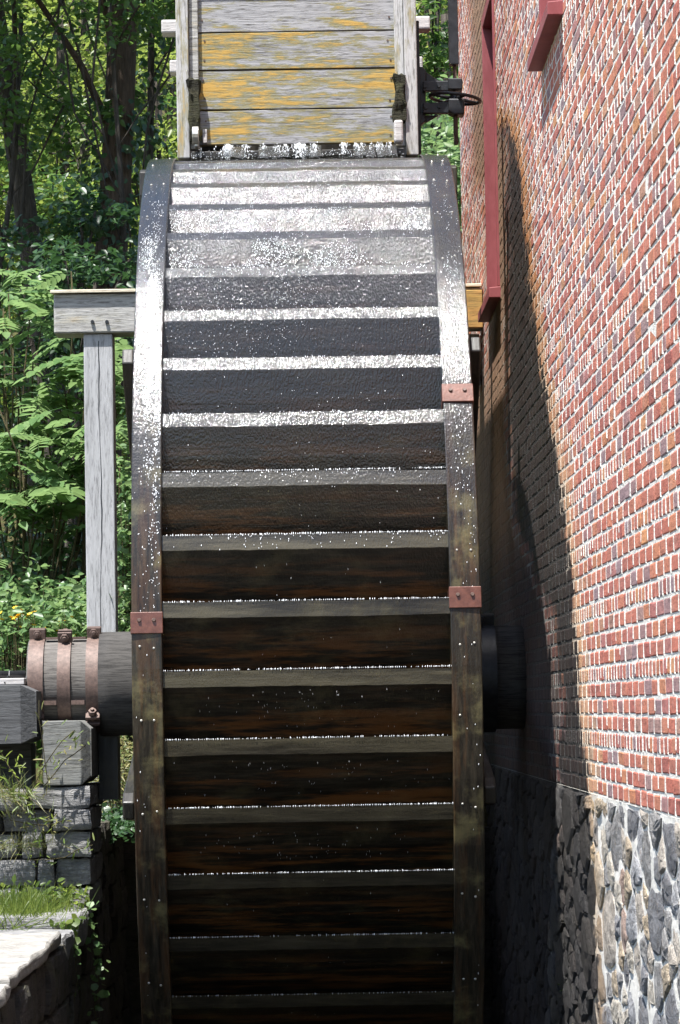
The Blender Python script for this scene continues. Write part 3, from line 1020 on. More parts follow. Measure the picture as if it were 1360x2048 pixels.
# ================================================================== SLUICE GEAR
gear = thing('sluice_gear', 'black iron sluice gate bracket with hand wheel beside the flume', 'sluice gear', (.95, .4, 3.24))
GY = .4
def P2(px, py, y=GY): 
    q = on(px, py, 1, y); return (q[0], q[2])
def plate_xz(poly, y0, y1, name, mat='iron', bevel=.004):
    n = len(poly)
    vs = [(x, y0, z) for x, z in poly]+[(x, y1, z) for x, z in poly]
    fs = [tuple(range(n)), tuple(range(2*n-1, n-1, -1))] + [(i, n+i, n+(i+1) % n, (i+1) % n) for i in range(n)]
    return MB().add(vs, fs).build(name, M[mat], gear, bevel=bevel)
plate_xz([P2(828, 130), P2(846, 132), P2(852, 140), P2(852, 240), P2(840, 250), P2(828, 250)], GY+.02, GY+.08, 'back_plate')
plate_xz([P2(852, 141), P2(884, 163), P2(852, 165)], GY+.035, GY+.065, 'gusset')
plate_xz([P2(852, 228), P2(878, 228), P2(852, 243)], GY+.035, GY+.065, 'gusset')
plate_xz([P2(846, 164), P2(922, 163), P2(922, 183), P2(846, 184)], GY-.03, GY+.018, 'upper_arm')
plate_xz([P2(846, 207), P2(926, 206), P2(926, 228), P2(846, 228)], GY-.03, GY+.018, 'lower_arm')
plate_xz([P2(895, 161), P2(922, 161), P2(924, 164), P2(924, 183), P2(895, 183)], GY-.07, GY+.05, 'bearing_box', bevel=.01)
plate_xz([P2(896, 201), P2(926, 201), P2(928, 205), P2(928, 233), P2(908, 233), P2(896, 228)], GY-.07, GY+.05, 'bearing_box', bevel=.01)
for (px, py) in ((850, 175), (877, 174), (851, 217), (878, 216)):
    x, z = P2(px, py)
    b = MB(); b.tube([(x, GY-.045, z), (x, GY-.028, z)], .011, 6); b.build('bolt', M['iron'], gear)
x, z = P2(910, 198)
mb = MB()
nr, nt = 48, 8
rw, rt_ = .150, .013
tilt = .11
vs = []
for i in range(nr):
    a = 2*math.pi*i/nr
    for j in range(nt):
        b = 2*math.pi*j/nt
        rr = rw+rt_*math.cos(b)
        p = Vector((rr*math.cos(a), rr*math.sin(a), rt_*.8*math.sin(b)))
        p.rotate(Matrix.Rotation(.12, 3, 'Y').to_euler())
        vs.append((x+p.x, GY-.01+p.y, z+p.z))
fs = [(i*nt+j, ((i+1) % nr)*nt+j, ((i+1) % nr)*nt+(j+1) % nt, i*nt+(j+1) % nt) for i in range(nr) for j in range(nt)]
mb.add(vs, fs)
hw = mb.build('hand_wheel', M['iron'], gear, smooth=True)
for a in (.4, 2.0, 3.5, 5.1):
    e = Vector((rw*math.cos(a), rw*math.sin(a), 0)); e.rotate(Matrix.Rotation(.12, 3, 'Y').to_euler())
    s = MB(); s.tube([(x, GY-.01, z), (x+e.x, GY-.01+e.y, z+e.z)], [.013, .009], 8); s.build('spoke', M['iron'], hw, smooth=True)
hb = MB(); hb.tube([(x, GY-.01, z-.03), (x, GY-.01, z+.03)], .03, 14); hb.build('hub', M['iron'], hw)
xr_, zr = P2(912, 290)
rd = MB(); rd.tube([(xr_, GY-.01, 3.24), (xr_, GY-.01, 3.78)], .0115, 10); rd.build('threaded_rod', M['rust'], gear, smooth=True)
th_ = MB()
for k in range(30):
    zz = 3.245+k*.0062
    th_.tube([(xr_, GY-.01, zz), (xr_, GY-.01, zz+.003)], .0145, 10)
th_.build('thread', M['rust'], gear)
xb0, zb0 = P2(898, 132); xb1, _ = P2(917, 132)
MB().box((xb0, GY-.05, zb0), (xb1, GY+.02, 4.7)).build('rod_housing', M['iron'], gear, bevel=.004)
MB().box((.697, GY, 3.2), (.74, GY+.1, 4.0)).build('fixing_strap', M['iron'], gear, bevel=.003)

# ================================================================== STONE PIER, PIT WALL, BEARINGS
pier = thing('stone_pier', 'stacked grey field stone pier carrying the wheel shaft end', 'pier', (-1.9, 0, -1.25))
rows = [(-.53, -.645), (-.655, -.775), (-.785, -.925), (-.935, -1.08), (-1.09, -1.24)]
splits = [[-2.7, -2.1, -1.56, -1.21], [-2.7, -2.3, -1.72, -1.44, -1.215], [-2.7, -1.9, -1.62, -1.49, -1.222], [-2.7, -2.2, -1.52, -1.42, -1.218], [-2.7, -2.0, -1.62, -1.35, -1.22]]
i = 0
for (zt_, zl), sp in zip(rows, splits):
    for a, b in zip(sp[:-1], sp[1:]):
        i += 1
        yf = -.55+.05*random.uniform(-1, 1)
        rough_block((a+.006, yf, zl), (b-.006, .42, zt_), .018, 7, i, 5).build('stone', M['pier'], pier)
MB().box((-2.65, -.44, -1.24), (-1.28, .38, -.56)).build('core', M['pit'], pier)

pw = thing('pit_wall', 'dark stone retaining wall along the wheel pit with pale cap stones', 'wall', (-1.6, -4, -3.3))
capseg = [(-.62, -1.32, -1.195), (-1.34, -1.95, -1.26), (-1.97, -4.7, -1.225), (-4.72, -5.6, -1.24), (-5.62, -7.4, -1.23)]
for q, (ya, yb, zt_) in enumerate(capseg):
    xi = [-1.225, -1.25, -1.265, -1.26, -1.26][q]
    rough_block((-2.3, yb, zt_-(.07 if q >= 2 else .17)), (xi, ya, zt_), .016, 10, 40+q, 6).build('cap_stone', M['slab' if q >= 2 else 'pier'], pw)  # thin pale caps; darker stone below paints the shaded, wet pit face
random.seed(5)
z = -1.31
while z > -3.2:
    h = random.uniform(.2, .32)
    y = 3.4
    while y > -9:
        l = random.uniform(.35, .7)
        rough_block((-2.0, y-l+.012, z-h+.012), (-1.255+random.uniform(-.02, .015), y, z), .022, 5, int(y*10), 5).build('stone', M['pit'], pw)
        y -= l
    z -= h
random.seed(9)
for zt_, zl in ((-.80, -1.0), (-1.01, -1.2), (-1.21, -1.42)):
    y = 3.4
    while y > .46:
        l = random.uniform(.35, .6)
        rough_block((-2.05, max(y-l+.012, .44), zl), (-1.25+random.uniform(-.02, .015), y, zt_), .022, 5, int(y*10), 5).build('stone', M['pit'], pw)
        y -= l
MB().box((-2.2, .5, -3.3), (-1.33, 3.38, -.86)).build('core', M['pit'], pw)
MB().box((-2.2, -9, -3.3), (-1.33, .5, -1.31)).build('core', M['pit'], pw)
bk = MB(); bk.box((PITX0, 3.32, -3.3), (PITX1, 3.7, -.95))
tag(bk.build('pit_end_wall', M['pit']), 'dark stone end wall of the wheel pit', 'wall')

def chamfered(lo, hi, c, end=.06):
    """timber along x with a chamfered right end"""
    x0, y0, z0 = lo; x1, y1, z1 = hi
    vs = [(x0, y0, z0), (x0, y1, z0), (x0, y1, z1), (x0, y0, z1), (x1-end, y0, z0), (x1-end, y1, z0), (x1-end, y1, z1), (x1-end, y0, z1),
          (x1, y0+c, z0+c), (x1, y1-c, z0+c), (x1, y1-c, z1-c), (x1, y0+c, z1-c)]
    fs = [(0, 1, 2, 3)[::-1]] + [(a, a+4, (a+1) % 4+4, (a+1) % 4) for a in range(4)] + [(4+a, 8+a, 8+(a+1) % 4, 4+(a+1) % 4) for a in range(4)] + [(8, 9, 10, 11)]
    return vs, [f[::-1] for f in fs]
bt = thing('bearing_block', 'dark weathered timber bearing block with chamfered end beside the shaft', 'timber', (-2.0, -.25, -.29))
vs, fs = chamfered((-2.6, -.62, -.285), (-1.515, .3, .045), .04, .085)
MB().add(vs, fs, rnd=.4).build('timber', M['timber'], bt, bevel=.004)
MB().box((-2.6, -.38, .049), (-1.60, .25, .085), rnd=.9).build('cover_board', M['tie'], bt, bevel=.004)
pp = MB(); pp.tube([(-2.6, -.2, .108), (-1.61, -.2, .108)], .022, 12); pp.build('pipe', M['iron'], bt, smooth=True)
wr = MB(); wr.tube([(-1.70, -.226, .10), (-1.70, -.21, .128), (-1.70, -.19, .132)], .004, 6); wr.tube([(-1.705, -.23, .10), (-1.71, -.39, .06)], .004, 6); wr.build('wire', M['iron'], bt)
bl = thing('sill_block', 'grey squared timber block standing on the stone pier', 'timber', (-1.36, -.2, -.53))
vs, fs = chamfered((-1.485, -.57, -.52), (-1.215, .35, -.16), .05, .055)
MB().add(vs, fs, rnd=.15).build('timber', M['block'], bl, bevel=.005)
MB().box((-1.21, .0, -.62), (-1.10, .25, -.17), rnd=.3).build('prop', M['arm'], bl)
MB().box((-2.4, .0, -.53), (-1.6, .3, -.29), rnd=.3).build('packing', M['timber'], bl)

# ================================================================== WATER ON THE WHEEL
def drops(pts, size, stretch, name, label):
    """small white beads of broken water and of sun glints; stretch = direction vectors"""
    n = len(pts)
    T = np.array([(1, 0, 0), (-1, 0, 0), (0, 1, 0), (0, -1, 0), (0, 0, 1), (0, 0, -1)], float)
    FS = [(0, 2, 4), (2, 1, 4), (1, 3, 4), (3, 0, 4), (2, 0, 5), (1, 2, 5), (3, 1, 5), (0, 3, 5)]
    s = np.asarray(size)[:, None, None]
    V = T[None]*s
    st = np.asarray(stretch)
    V = V + (V @ st[:, :, None])*st[:, None, :]/np.maximum(np.linalg.norm(st, axis=1), 1e-6)[:, None, None]
    V = (V + np.asarray(pts)[:, None, :]).reshape(-1, 3)
    fs = (np.arange(n)[:, None, None]*6+np.array(FS)[None]).reshape(-1, 3)
    me = bpy.data.meshes.new(name)
    me.from_pydata(V.tolist(), [], fs.tolist())
    o = finish(me, name, M['foam_glint'], smooth=True)
    return tag(o, label, 'water', kind='stuff')

pts = []; size = []; st = []
def drop_at(x, th, r, s, k=1.5):
    pts.append(wp(x, th, r)); size.append(s); st.append((0, math.sin(th)*-k, -math.cos(th)*k))
def fbm(x, y, z=0): return noise.fractal(Vector((x, y, z)), .8, 2.0, 4)
dd = (-math.cos(TILT), -math.sin(TILT))
# white beads stand for sun glitter on the upper bucket boards and lips
dens_face = {-1: 700, 0: 1000, 1: 1600, 2: 4600, 3: 4600, 4: 700, 5: 350, 6: 50, 7: 40, 8: 20}
dens_lip = {0: 60, 1: 60, 2: 60, 3: 120, 4: 330, 5: 500, 6: 520, 7: 380, 8: 130, 9: 160}
for k, nn in dens_face.items():
    th = PH - k*2*math.pi/NB
    c = 0
    while c < nn:
        x = rng.uniform(-WI+.01, WI-.02); u = rng.random()
        patch = fbm(x*3.1, k*7.7, u*1.2)
        bias = (u-.5)*(.6 if k == 3 else .15)
        if k in (3, 4, 5) and x > .3: patch -= .5
        if patch + bias + rng.normal(0, .22) < .02:
            c += .35; continue
        c += 1
        l = u*.29
        t = -LIP+dd[0]*l; r = dd[1]*l
        drop_at(x, th+t/R, R+r+.001, rng.uniform(.0008, .0023)*(1.1 if k < 4 else .8))
for k, nn in dens_lip.items():
    th = PH - k*2*math.pi/NB
    for _ in range(nn):
        x = rng.uniform(-WI+.005, WI-.01); u = rng.random()**(1 if k < 8 else 3)
        if fbm(x*4, k*3.3, u) + rng.normal(0, .3) < -.15: continue
        drop_at(x, th-u*LIP/R, R-.003, rng.uniform(.001, .0022), 2.2)
# bright thread of water standing along each lower lip
for k in range(8, 19):
    th = PH - k*2*math.pi/NB
    x = -WI+.003
    while x < WI-.003:
        x += rng.uniform(.0022, .011)*(1.0 if k < 16 else 2.2)
        if noise.noise(Vector((x*5, k*9.1, 0)))+rng.normal(0, .25) < -.5: continue
        drop_at(x, th+.002/R, R-.001, rng.uniform(.0006, .0020), rng.uniform(1.5, 4.0))
# white beads paint the sun's blaze on the left rim, thinner on the right
for s, n_, mu, sg in ((-1, 8500, .60, .16), (1, 900, .62, .22)):
    for _ in range(n_):
        th = rng.normal(mu, sg)
        if not -.1 < th < 1.3: continue
        wv = .022*math.sin(th*5)+.02
        x = s*(WI+WO)/2 + (wv if s < 0 else .012) + rng.normal(0, .020+.008*abs(th-mu)/sg)
        if not WI+.006 < abs(x) < WO-.006: continue
        if fbm(x*14, th*9, s*5) + rng.normal(0, .25) < (.06 if s < 0 else .12): continue
        drop_at(x, th, R+.013-.006*(abs(x)-WI)/(WO-WI), rng.uniform(.0008, .0022), 2.0)
for _ in range(110):                                     # stray beads over both rims and lower boards
    s = rng.choice([-1, 1])
    drop_at(s*rng.uniform(WI+.01, WO-.01), rng.uniform(-.6, 1.2), R+.0075, rng.uniform(.0008, .0018), 3)
for k in range(9, 17):
    th = PH - k*2*math.pi/NB
    for _ in range(60 if k in (11, 12, 13) else 8):
        x = rng.normal(.0, .3); u = rng.uniform(.1, .9)
        if abs(x) > WI: continue
        l = u*.27
        drop_at(x, th+(-LIP+dd[0]*l)/R, R+dd[1]*l+.012, rng.uniform(.0003, .0007), 9)
drops(pts, size, st, 'water_glint_beads', 'white beads for sun glitter on water running over the wheel buckets')
# the spill out of the flume mouth
sp = MB()
nx, nz = 110, 8
vs = []
for i in range(nx+1):
    x = -.57+1.14*i/nx
    for j in range(nz+1):
        t = j/nz
        yy = -.12-.10*t-.05*t*t + .016*fbm(x*9, t*2, 1)
        vs.append((x, yy, 3.150-.008*t-.075*t*t+.006*fbm(x*14, t*3, 4)))
fs = []
for i in range(nx):
    x = -.57+1.14*i/nx
    if noise.noise(Vector((x*9, 3.3, 0))) < -.05: continue
    for j in range(nz):
        a = i*(nz+1)+j
        fs.append((a, a+1, a+nz+2, a+nz+1))
sp.add(vs, fs)
o = sp.build('water', M['water'], smooth=True)
md = o.modifiers.new('film', 'SOLIDIFY'); md.thickness = .006
tag(o, 'thin sheet of water spilling from the flume mouth', 'water', kind='structure')
pts = []; size = []; st = []
streams = [(rng.uniform(-.57, .57), rng.uniform(.004, .03)**1.0) for _ in range(15)] + [(-.40, .05), (-.12, .03), (.0, .045), (.09, .03), (.36, .05), (.47, .03)]
for xs_, ws in streams:
    for _ in range(int(8+1500*ws)):
        t = rng.random()
        x = xs_+rng.normal(0, ws*.5)
        if abs(x) > .58: continue
        pts.append((x, -.125-.12*t+rng.normal(0, .008), 3.157-.02*t-.075*t*t+rng.normal(0, .005)))
        size.append(rng.uniform(.0008, .0026)); st.append((0, -.6, -2.4))
for _ in range(500):
    x = rng.uniform(-.62, .62)
    pts.append((x, rng.uniform(-.42, -.15), 3.035+abs(rng.normal(0, .03)))); size.append(rng.uniform(.0012, .0026)); st.append((0, 0, .3))
drops(pts, size, st, 'water_spray', 'white spray bursting from the flume mouth above the wheel')

# ================================================================== TREES AND PLANTS
def limb(mb, a, b, r1, r2, n=8, bend=.1, seed=0):
    a = Vector(a); b = Vector(b); k = 7
    pts = []; L = (b-a).length
    for i in range(k+1):
        t = i/k
        pts.append(a.lerp(b, t) + noise.noise_vector(Vector((seed, t*2, 1)))*bend*L*math.sin(math.pi*t))
    mb.tube(pts, [(r1+(r2-r1)*i/k)*(1+.1*noise.noise(Vector((seed, i*1.7, 0)))) for i in range(k+1)], n)

def crown_points(centers, per, rad, flat=.55):
    P = []
    for c, r in zip(centers, rad):
        d = rng.normal(0, 1, (per, 3)); d /= np.linalg.norm(d, axis=1)[:, None]
        d *= (rng.random(per)**.45)[:, None]*r
        d[:, 2] *= flat
        P.append(c+d)
    return np.vstack(P)

def tree(name, label, base, top, r, centers, rads, per, leaf_size, mat, bark='bark', branches=6, group=None, ivy=0, tmpl=LEAF):
    t = thing(name, label, 'tree', base, group)
    mb = MB()
    b = Vector(base); tp = Vector(top)
    axis = tp-b
    # tapered trunk with a flared foot
    pts = []; rad = []
    for i in range(15):
        f = i/14
        pts.append(b-Vector((0, 0, .2))*(1-f) + axis*f + Vector((.12*noise.noise(Vector((base[0], f*3, 0))), .1*noise.noise(Vector((base[1], f*3, 7))), 0))*(4*f*(1-f)))
        rad.append(r*(1.0+.5*max(0, .12-f)/.12-.45*f)*(1+.06*noise.noise(Vector((f*9, base[0], 2)))))
    mb.tube(pts, rad, 18)
    cs = np.asarray(centers)
    for k in range(min(branches, len(cs))):
        f = .45+.5*(k+.5)/branches
        s = b+axis*f
        limb(mb, s, Vector(cs[(k*7) % len(cs)]), r*.28*(1-.4*f), .012, 7, .12, k+base[0])
    mb.build('trunk', M[bark], t, smooth=True)
    P = crown_points(cs, per, rads)
    ax, nr = frames(len(P), (-.1, -.15, 1), .75, .3)
    leaves('crown', P, ax, nr, rng.uniform(.7, 1.25, len(P))*leaf_size, M[mat], t, tmpl)
    if ivy:
        n = ivy
        f = rng.random(n)*.8; a = rng.uniform(0, 2*math.pi, n)
        dirv = np.stack([np.cos(a), np.sin(a), np.zeros(n)], 1)
        rr = r*(1-.4*f) + np.abs(rng.normal(0, .10, n)) + .04
        Pv = np.array(base)+f[:, None]*np.array(axis)+dirv*rr[:, None]
        keep = np.array([noise.noise(Vector(p)*1.1) + rng.normal(0, .15) > -.05 for p in Pv])
        Pv = Pv[keep]; dirv = dirv[keep]
        ax, nr = frames(len(Pv), (0, 0, .3), .35, .8, None)
        nr = dirv + np.array([0, 0, .5]) + rng.normal(0, .35, (len(Pv), 3)); nr /= np.linalg.norm(nr, axis=1)[:, None]
        ax = np.array([0, 0, -1.0]) + rng.normal(0, .5, (len(Pv), 3)); ax -= (ax*nr).sum(1)[:, None]*nr; ax /= np.linalg.norm(ax, axis=1)[:, None]
        leaves('ivy', Pv, ax, nr, rng.uniform(.05, .095, len(Pv)), M['leafd'], t, ROUND)
    return t

def blob(c, s, n, rlo, rhi):
    cs = np.asarray(c)+rng.normal(0, 1, (n, 3))*np.asarray(s)
    return cs, rng.uniform(rlo, rhi, n)

# the three trunks behind the wheel
yb_ = 10.5
b0 = on(212, 700, 1, yb_); t0 = on(243, 0, 1, yb_)
gz = ground_z(b0[0], yb_)
d = (t0-b0)/(t0[2]-b0[2])
base = b0+d*(gz-b0[2]); top = b0+d*(10.5-b0[2])
cs, rd_ = blob((top[0]-.6, yb_-1.6, 8.6), (1.5, 1.0, 1.0), 90, .35, .7)
tree('ivy_tree', 'thick brown trunk hung with ivy behind the flume', tuple(base), tuple(top), .185, cs, rd_, 110, .11, 'leaf', 'bark2', 10, 'trees behind the wheel', ivy=2600)
yb_ = 11.5
b0 = on(95, 700, 1, yb_); t0 = on(10, 150, 1, yb_)
gz = ground_z(b0[0], yb_); d = (t0-b0)/(t0[2]-b0[2])
base = b0+d*(gz-b0[2]); top = b0+d*(11-b0[2])
cs, rd_ = blob((top[0]+.5, yb_-1.8, 8.8), (1.4, 1.0, 1.1), 80, .35, .7)
tree('leaning_tree', 'leaning grey barked tree left of the ivy trunk', tuple(base), tuple(top), .135, cs, rd_, 110, .11, 'leaf', 'bark', 10, 'trees behind the wheel', ivy=500)
yb_ = 12.5
b0 = on(293, 330, 1, yb_); t0 = on(297, 100, 1, yb_)
gz = ground_z(b0[0], yb_); d = (t0-b0)/(t0[2]-b0[2])
base = b0+d*(gz-b0[2]); top = b0+d*(9-b0[2])
cs, rd_ = blob((top[0]+.4, yb_-.6, 7.4), (.9, .7, .9), 40, .3, .55)
tree('slender_tree', 'slender dark trunk just right of the ivy covered tree', tuple(base), tuple(top), .05, cs, rd_, 110, .10, 'leaf', 'bark', 6, 'trees behind the wheel', ivy=900)

# lower leafy boughs that cross the trunks, several darkened by leaf colour for the canopy's shade
def understory(name, label, px, py, y, sx, sz, n, per, size, mat, group, rl=.18, rh=.4, tmpl=LEAF):
    c = on(px, py, 1, y)
    cs, rd2 = blob(c, (sx, .5, sz), n, rl, rh)
    base = (c[0]+rng.normal(0, .3), y+.3, ground_z(c[0], y+.3))
    return tree(name, label, base, (c[0], y+.2, c[2]+sz), .03+.012*sz, cs, rd2, per, size, mat, 'bark', 7, group, tmpl=tmpl)
G = 'young trees in the undergrowth'
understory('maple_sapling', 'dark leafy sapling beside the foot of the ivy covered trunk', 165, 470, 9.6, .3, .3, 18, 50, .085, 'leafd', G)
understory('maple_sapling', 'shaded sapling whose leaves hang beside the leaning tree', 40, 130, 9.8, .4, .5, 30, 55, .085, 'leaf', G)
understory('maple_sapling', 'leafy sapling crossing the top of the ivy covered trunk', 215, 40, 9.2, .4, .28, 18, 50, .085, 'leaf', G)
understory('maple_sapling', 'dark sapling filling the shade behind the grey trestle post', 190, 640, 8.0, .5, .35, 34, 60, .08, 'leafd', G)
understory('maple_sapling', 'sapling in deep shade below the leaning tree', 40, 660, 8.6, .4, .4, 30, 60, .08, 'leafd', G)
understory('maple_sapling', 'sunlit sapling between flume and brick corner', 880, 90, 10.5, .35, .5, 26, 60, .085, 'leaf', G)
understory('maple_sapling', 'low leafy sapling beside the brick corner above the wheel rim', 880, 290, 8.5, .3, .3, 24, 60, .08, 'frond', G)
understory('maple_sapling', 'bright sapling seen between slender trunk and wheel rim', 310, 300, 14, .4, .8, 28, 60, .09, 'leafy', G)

# sunlit trees farther up the slope
G2 = 'sunlit trees up the wooded slope'
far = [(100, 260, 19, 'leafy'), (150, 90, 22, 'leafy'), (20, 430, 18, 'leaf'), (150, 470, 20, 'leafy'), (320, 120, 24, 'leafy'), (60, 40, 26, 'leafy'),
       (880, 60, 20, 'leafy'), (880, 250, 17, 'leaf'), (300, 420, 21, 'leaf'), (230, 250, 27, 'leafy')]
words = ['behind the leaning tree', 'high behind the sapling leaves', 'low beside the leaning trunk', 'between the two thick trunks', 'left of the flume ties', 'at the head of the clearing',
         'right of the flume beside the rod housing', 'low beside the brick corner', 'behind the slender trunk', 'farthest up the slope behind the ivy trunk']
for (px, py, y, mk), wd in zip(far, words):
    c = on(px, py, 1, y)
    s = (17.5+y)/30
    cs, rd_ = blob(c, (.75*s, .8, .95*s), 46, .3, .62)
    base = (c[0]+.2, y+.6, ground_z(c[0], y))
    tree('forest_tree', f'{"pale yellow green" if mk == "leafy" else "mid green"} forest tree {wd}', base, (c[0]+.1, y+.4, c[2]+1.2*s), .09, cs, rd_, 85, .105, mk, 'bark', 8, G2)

# the wood that closes the view
n = 70000
P = np.stack([rng.uniform(-16, 10, n), rng.uniform(27, 42, n), np.zeros(n)], 1)
P[:, 2] = [ground_z(0, y) for y in P[:, 1]]
P[:, 2] += rng.random(n)*13
keep = np.array([noise.fractal(Vector(p)*.45, .8, 2, 3) + .15*rng.normal() > -.02 for p in P])
P = P[keep]
ax, nr = frames(len(P), (-.1, -.3, 1), .7, .3)
tag(leaves('far_woods', P, ax, nr, rng.uniform(.28, .46, len(P)), M['leafy']), 'mass of sunlit woodland on the slope behind everything', 'woods', kind='stuff')

# sumac shrubs: every compound leaf is an object of its own
FR = []
def frond_mesh(L, pairs, seed):
    lr = np.random.default_rng(seed)
    pos = []; ax = []; nr = []; sz = []
    st_ = MB()
    curve = lambda t: np.array([0, L*t*(1-.06*t), -L*.28*t*t])
    st_.tube([curve(t) for t in np.linspace(0, 1, 6)], [.0035, .003, .0026, .0022, .0018, .001], 4)
    for i in range(pairs):
        t = .22+.76*i/pairs
        for s in (-1, 1):
            a = np.array([s*1.0, .55, -.28+lr.normal(0, .08)]); a /= np.linalg.norm(a)
            nn = np.array([s*.25, 0, 1.0]) + lr.normal(0, .12, 3); nn -= (nn*a).sum()*a; nn /= np.linalg.norm(nn)
            pos.append(curve(t)); ax.append(a); nr.append(nn); sz.append(L*.30*(1-.35*abs(t-.5))*lr.uniform(.9, 1.1))
    a = np.array([0, 1, -.5]); a /= np.linalg.norm(a); nn = np.array([0, .45, .9]); nn -= (nn*a).sum()*a; nn /= np.linalg.norm(nn)
    pos.append(curve(1)); ax.append(a); nr.append(nn); sz.append(L*.28)
    o = leaves('frond_template', np.array(pos), np.array(ax), np.array(nr), np.array(sz), M['frond'], None, LEAF, lr.uniform(.2, .9, len(pos)), st_)
    me = o.data
    bpy.data.objects.remove(o)
    me.name = 'frond'
    return me
FR = [frond_mesh(.42, 6, 1), frond_mesh(.36, 5, 2), frond_mesh(.5, 7, 3), frond_mesh(.3, 5, 4)]
def sumac(label, px, py, y, n, sx, sz, sc0=1.0):
    c = on(px, py, 1, y)
    t = thing('sumac_shrub', label, 'shrub', (c[0]-.1, y+.25, ground_z(c[0], y+.25)), 'sumac shrubs behind the wheel')
    mb = MB()
    b = Vector(ORG[t.name])
    for k in range(n):
        tip = Vector((c[0]+rng.normal(0, sx), y+rng.uniform(-.4, .35), c[2]+rng.normal(0, sz)))
        if k % 6 == 0:
            limb(mb, b+Vector((rng.normal(0, .06), 0, -.05)), tip, .014, .006, 6, .12, k)
        o = bpy.data.objects.new('frond', FR[k % 4])
        col.objects.link(o)
        attach(o, t, tuple(tip))
        yaw = rng.uniform(-math.pi, math.pi)
        o.rotation_euler = (rng.uniform(-.35, .5), rng.uniform(-.35, .35), yaw)
        q = sc0*rng.uniform(.75, 1.2)
        o.scale = (q, q, q)
    tag(mb.build('stem', M['stem'], t, smooth=True), kind='stuff')
sumac('tall sumac shrub with long compound leaves left of the grey post', 90, 820, 5.6, 80, .30, .26)
sumac('sumac shrub whose lower leaves reach the frame edge below the tall one', 60, 960, 5.0, 80, .32, .24)
sumac('sumac bough reaching out of the shade above the beam end', 30, 610, 6.2, 26, .22, .14, .9)
sumac('sumac shrub directly behind the grey trestle post', 200, 880, 5.4, 60, .22, .34)
sumac('sumac growing between the grey post and the wheel rim', 262, 850, 4.6, 40, .12, .5, .7)

# weeds on the bank
def weed(name, label, px, py, y, n, sx, sy, sz, size, mat, tmpl=LEAF, group=None):
    c = on(px, py, 1, y)
    t = thing(name, label, 'plant', (c[0], y, ground_z(c[0], y)), group)
    P = np.array(c)+rng.normal(0, 1, (n, 3))*np.array([sx, sy, sz])
    gz_ = np.array([ground_z(p[0], p[1]) for p in P])
    P[:, 2] = np.maximum(P[:, 2], gz_+.03)
    ax, nr = frames(n, (-.1, -.25, 1), .6, .15)
    leaves('foliage', P, ax, nr, rng.uniform(.6, 1.25, n)*size, M[mat], t, tmpl)
    mb = MB()
    for k in range(0, n, max(1, n//40)):
        p = P[k]
        mb.tube([(p[0]+rng.normal(0, .05), p[1]+.03, ground_z(p[0], p[1])-.02), tuple((p+np.array([p[0], p[1], gz_[k]]))/2+rng.normal(0, .02, 3)), tuple(p)], [.006, .004, .002], 5)
    tag(mb.build('stem', M['stem'], t), kind='stuff')
    return t
G3 = 'weeds on the bank behind the shaft'
weed('leafy_weed', 'dense green weeds behind the iron banded shaft end', 100, 1250, 4.2, 1500, .30, .35, .13, .075, 'frond', LEAF, G3)
weed('leafy_weed', 'pale weeds at the foot of the sumac beside the frame edge', 30, 1220, 4.6, 1200, .28, .3, .14, .08, 'frond', LEAF, G3)
weed('leafy_weed', 'bushy weeds around the foot of the grey post', 215, 1240, 3.9, 1100, .22, .3, .16, .07, 'frond', LEAF, G3)
weed('leafy_weed', 'leafy weeds climbing between post and wheel rim', 255, 1080, 4.3, 900, .10, .3, .42, .075, 'frond', LEAF, G3)
weed('leafy_weed', 'shaded undergrowth below the sumac shrubs', 110, 1130, 6.2, 1300, .45, .4, .16, .085, 'leafd', LEAF, G3)
weed('leafy_weed', 'sunlit grass clump seen under the shaft beside the wheel', 235, 1540, 2.6, 2200, .14, .35, .17, .05, 'grass', NARROW, G3)
weed('leafy_weed', 'low creeper on the shaded bank below the grass clump', 245, 1700, 2.0, 700, .10, .25, .12, .045, 'leafd', ROUND, G3)
weed('leafy_weed', 'green growth along the bank far side of the brick wall corner', 890, 340, 6.5, 900, .2, .4, .25, .08, 'frond', LEAF, G3)
# ground cover
n = 16000
P = np.stack([rng.uniform(-4.2, 1.0, n), rng.uniform(3.6, 11, n), np.zeros(n)], 1)
P[:, 2] = [ground_z(x, y) for x, y in P[:, :2]]
P[:, 2] += rng.random(n)**1.5*.35
ax, nr = frames(n, (0, -.2, 1), .6, .1)
tag(leaves('ground_cover', P, ax, nr, rng.uniform(.06, .11, n), M['leaf']), 'low leafy ground cover over the bank under the trees', 'ground cover', kind='stuff')
# yellow flowers
FL = None
for k in range(26):
    px = rng.normal(28, 18) if k < 19 else rng.uniform(60, 160)
    py = rng.normal(1236, 14) if k < 19 else rng.uniform(1225, 1290)
    c = on(max(px, 3), py, 1, 3.7)
    t = thing('yellow_flower', 'small yellow flower among the weeds behind the shaft', 'flower', tuple(c), 'yellow flowers among the weeds')
    if FL is None:
        mb = MB()
        for q in range(7):
            a = q*2*math.pi/7
            d1 = Vector((math.cos(a), math.sin(a)*.6, .35)); s_ = Vector((-math.sin(a), math.cos(a), 0))*.006
            mb.add([(0, 0, 0), d1*.014+s_, d1*.024, d1*.014-s_], [(0, 1, 2, 3)])
        o = mb.build('petals', M['petal'], t)
        FL = o.data; o.location = (0, 0, 0); 
    else:
        o = bpy.data.objects.new('petals', FL); col.objects.link(o); o.parent = t
    o.rotation_euler = (rng.uniform(.2, .9), rng.uniform(-.4, .4), rng.uniform(0, 6))
    s = MB(); s.tube([(c[0], c[1]+.02, ground_z(c[0], c[1])-.02), tuple(c)], .003, 4); s.build('stem', M['stem'], t)

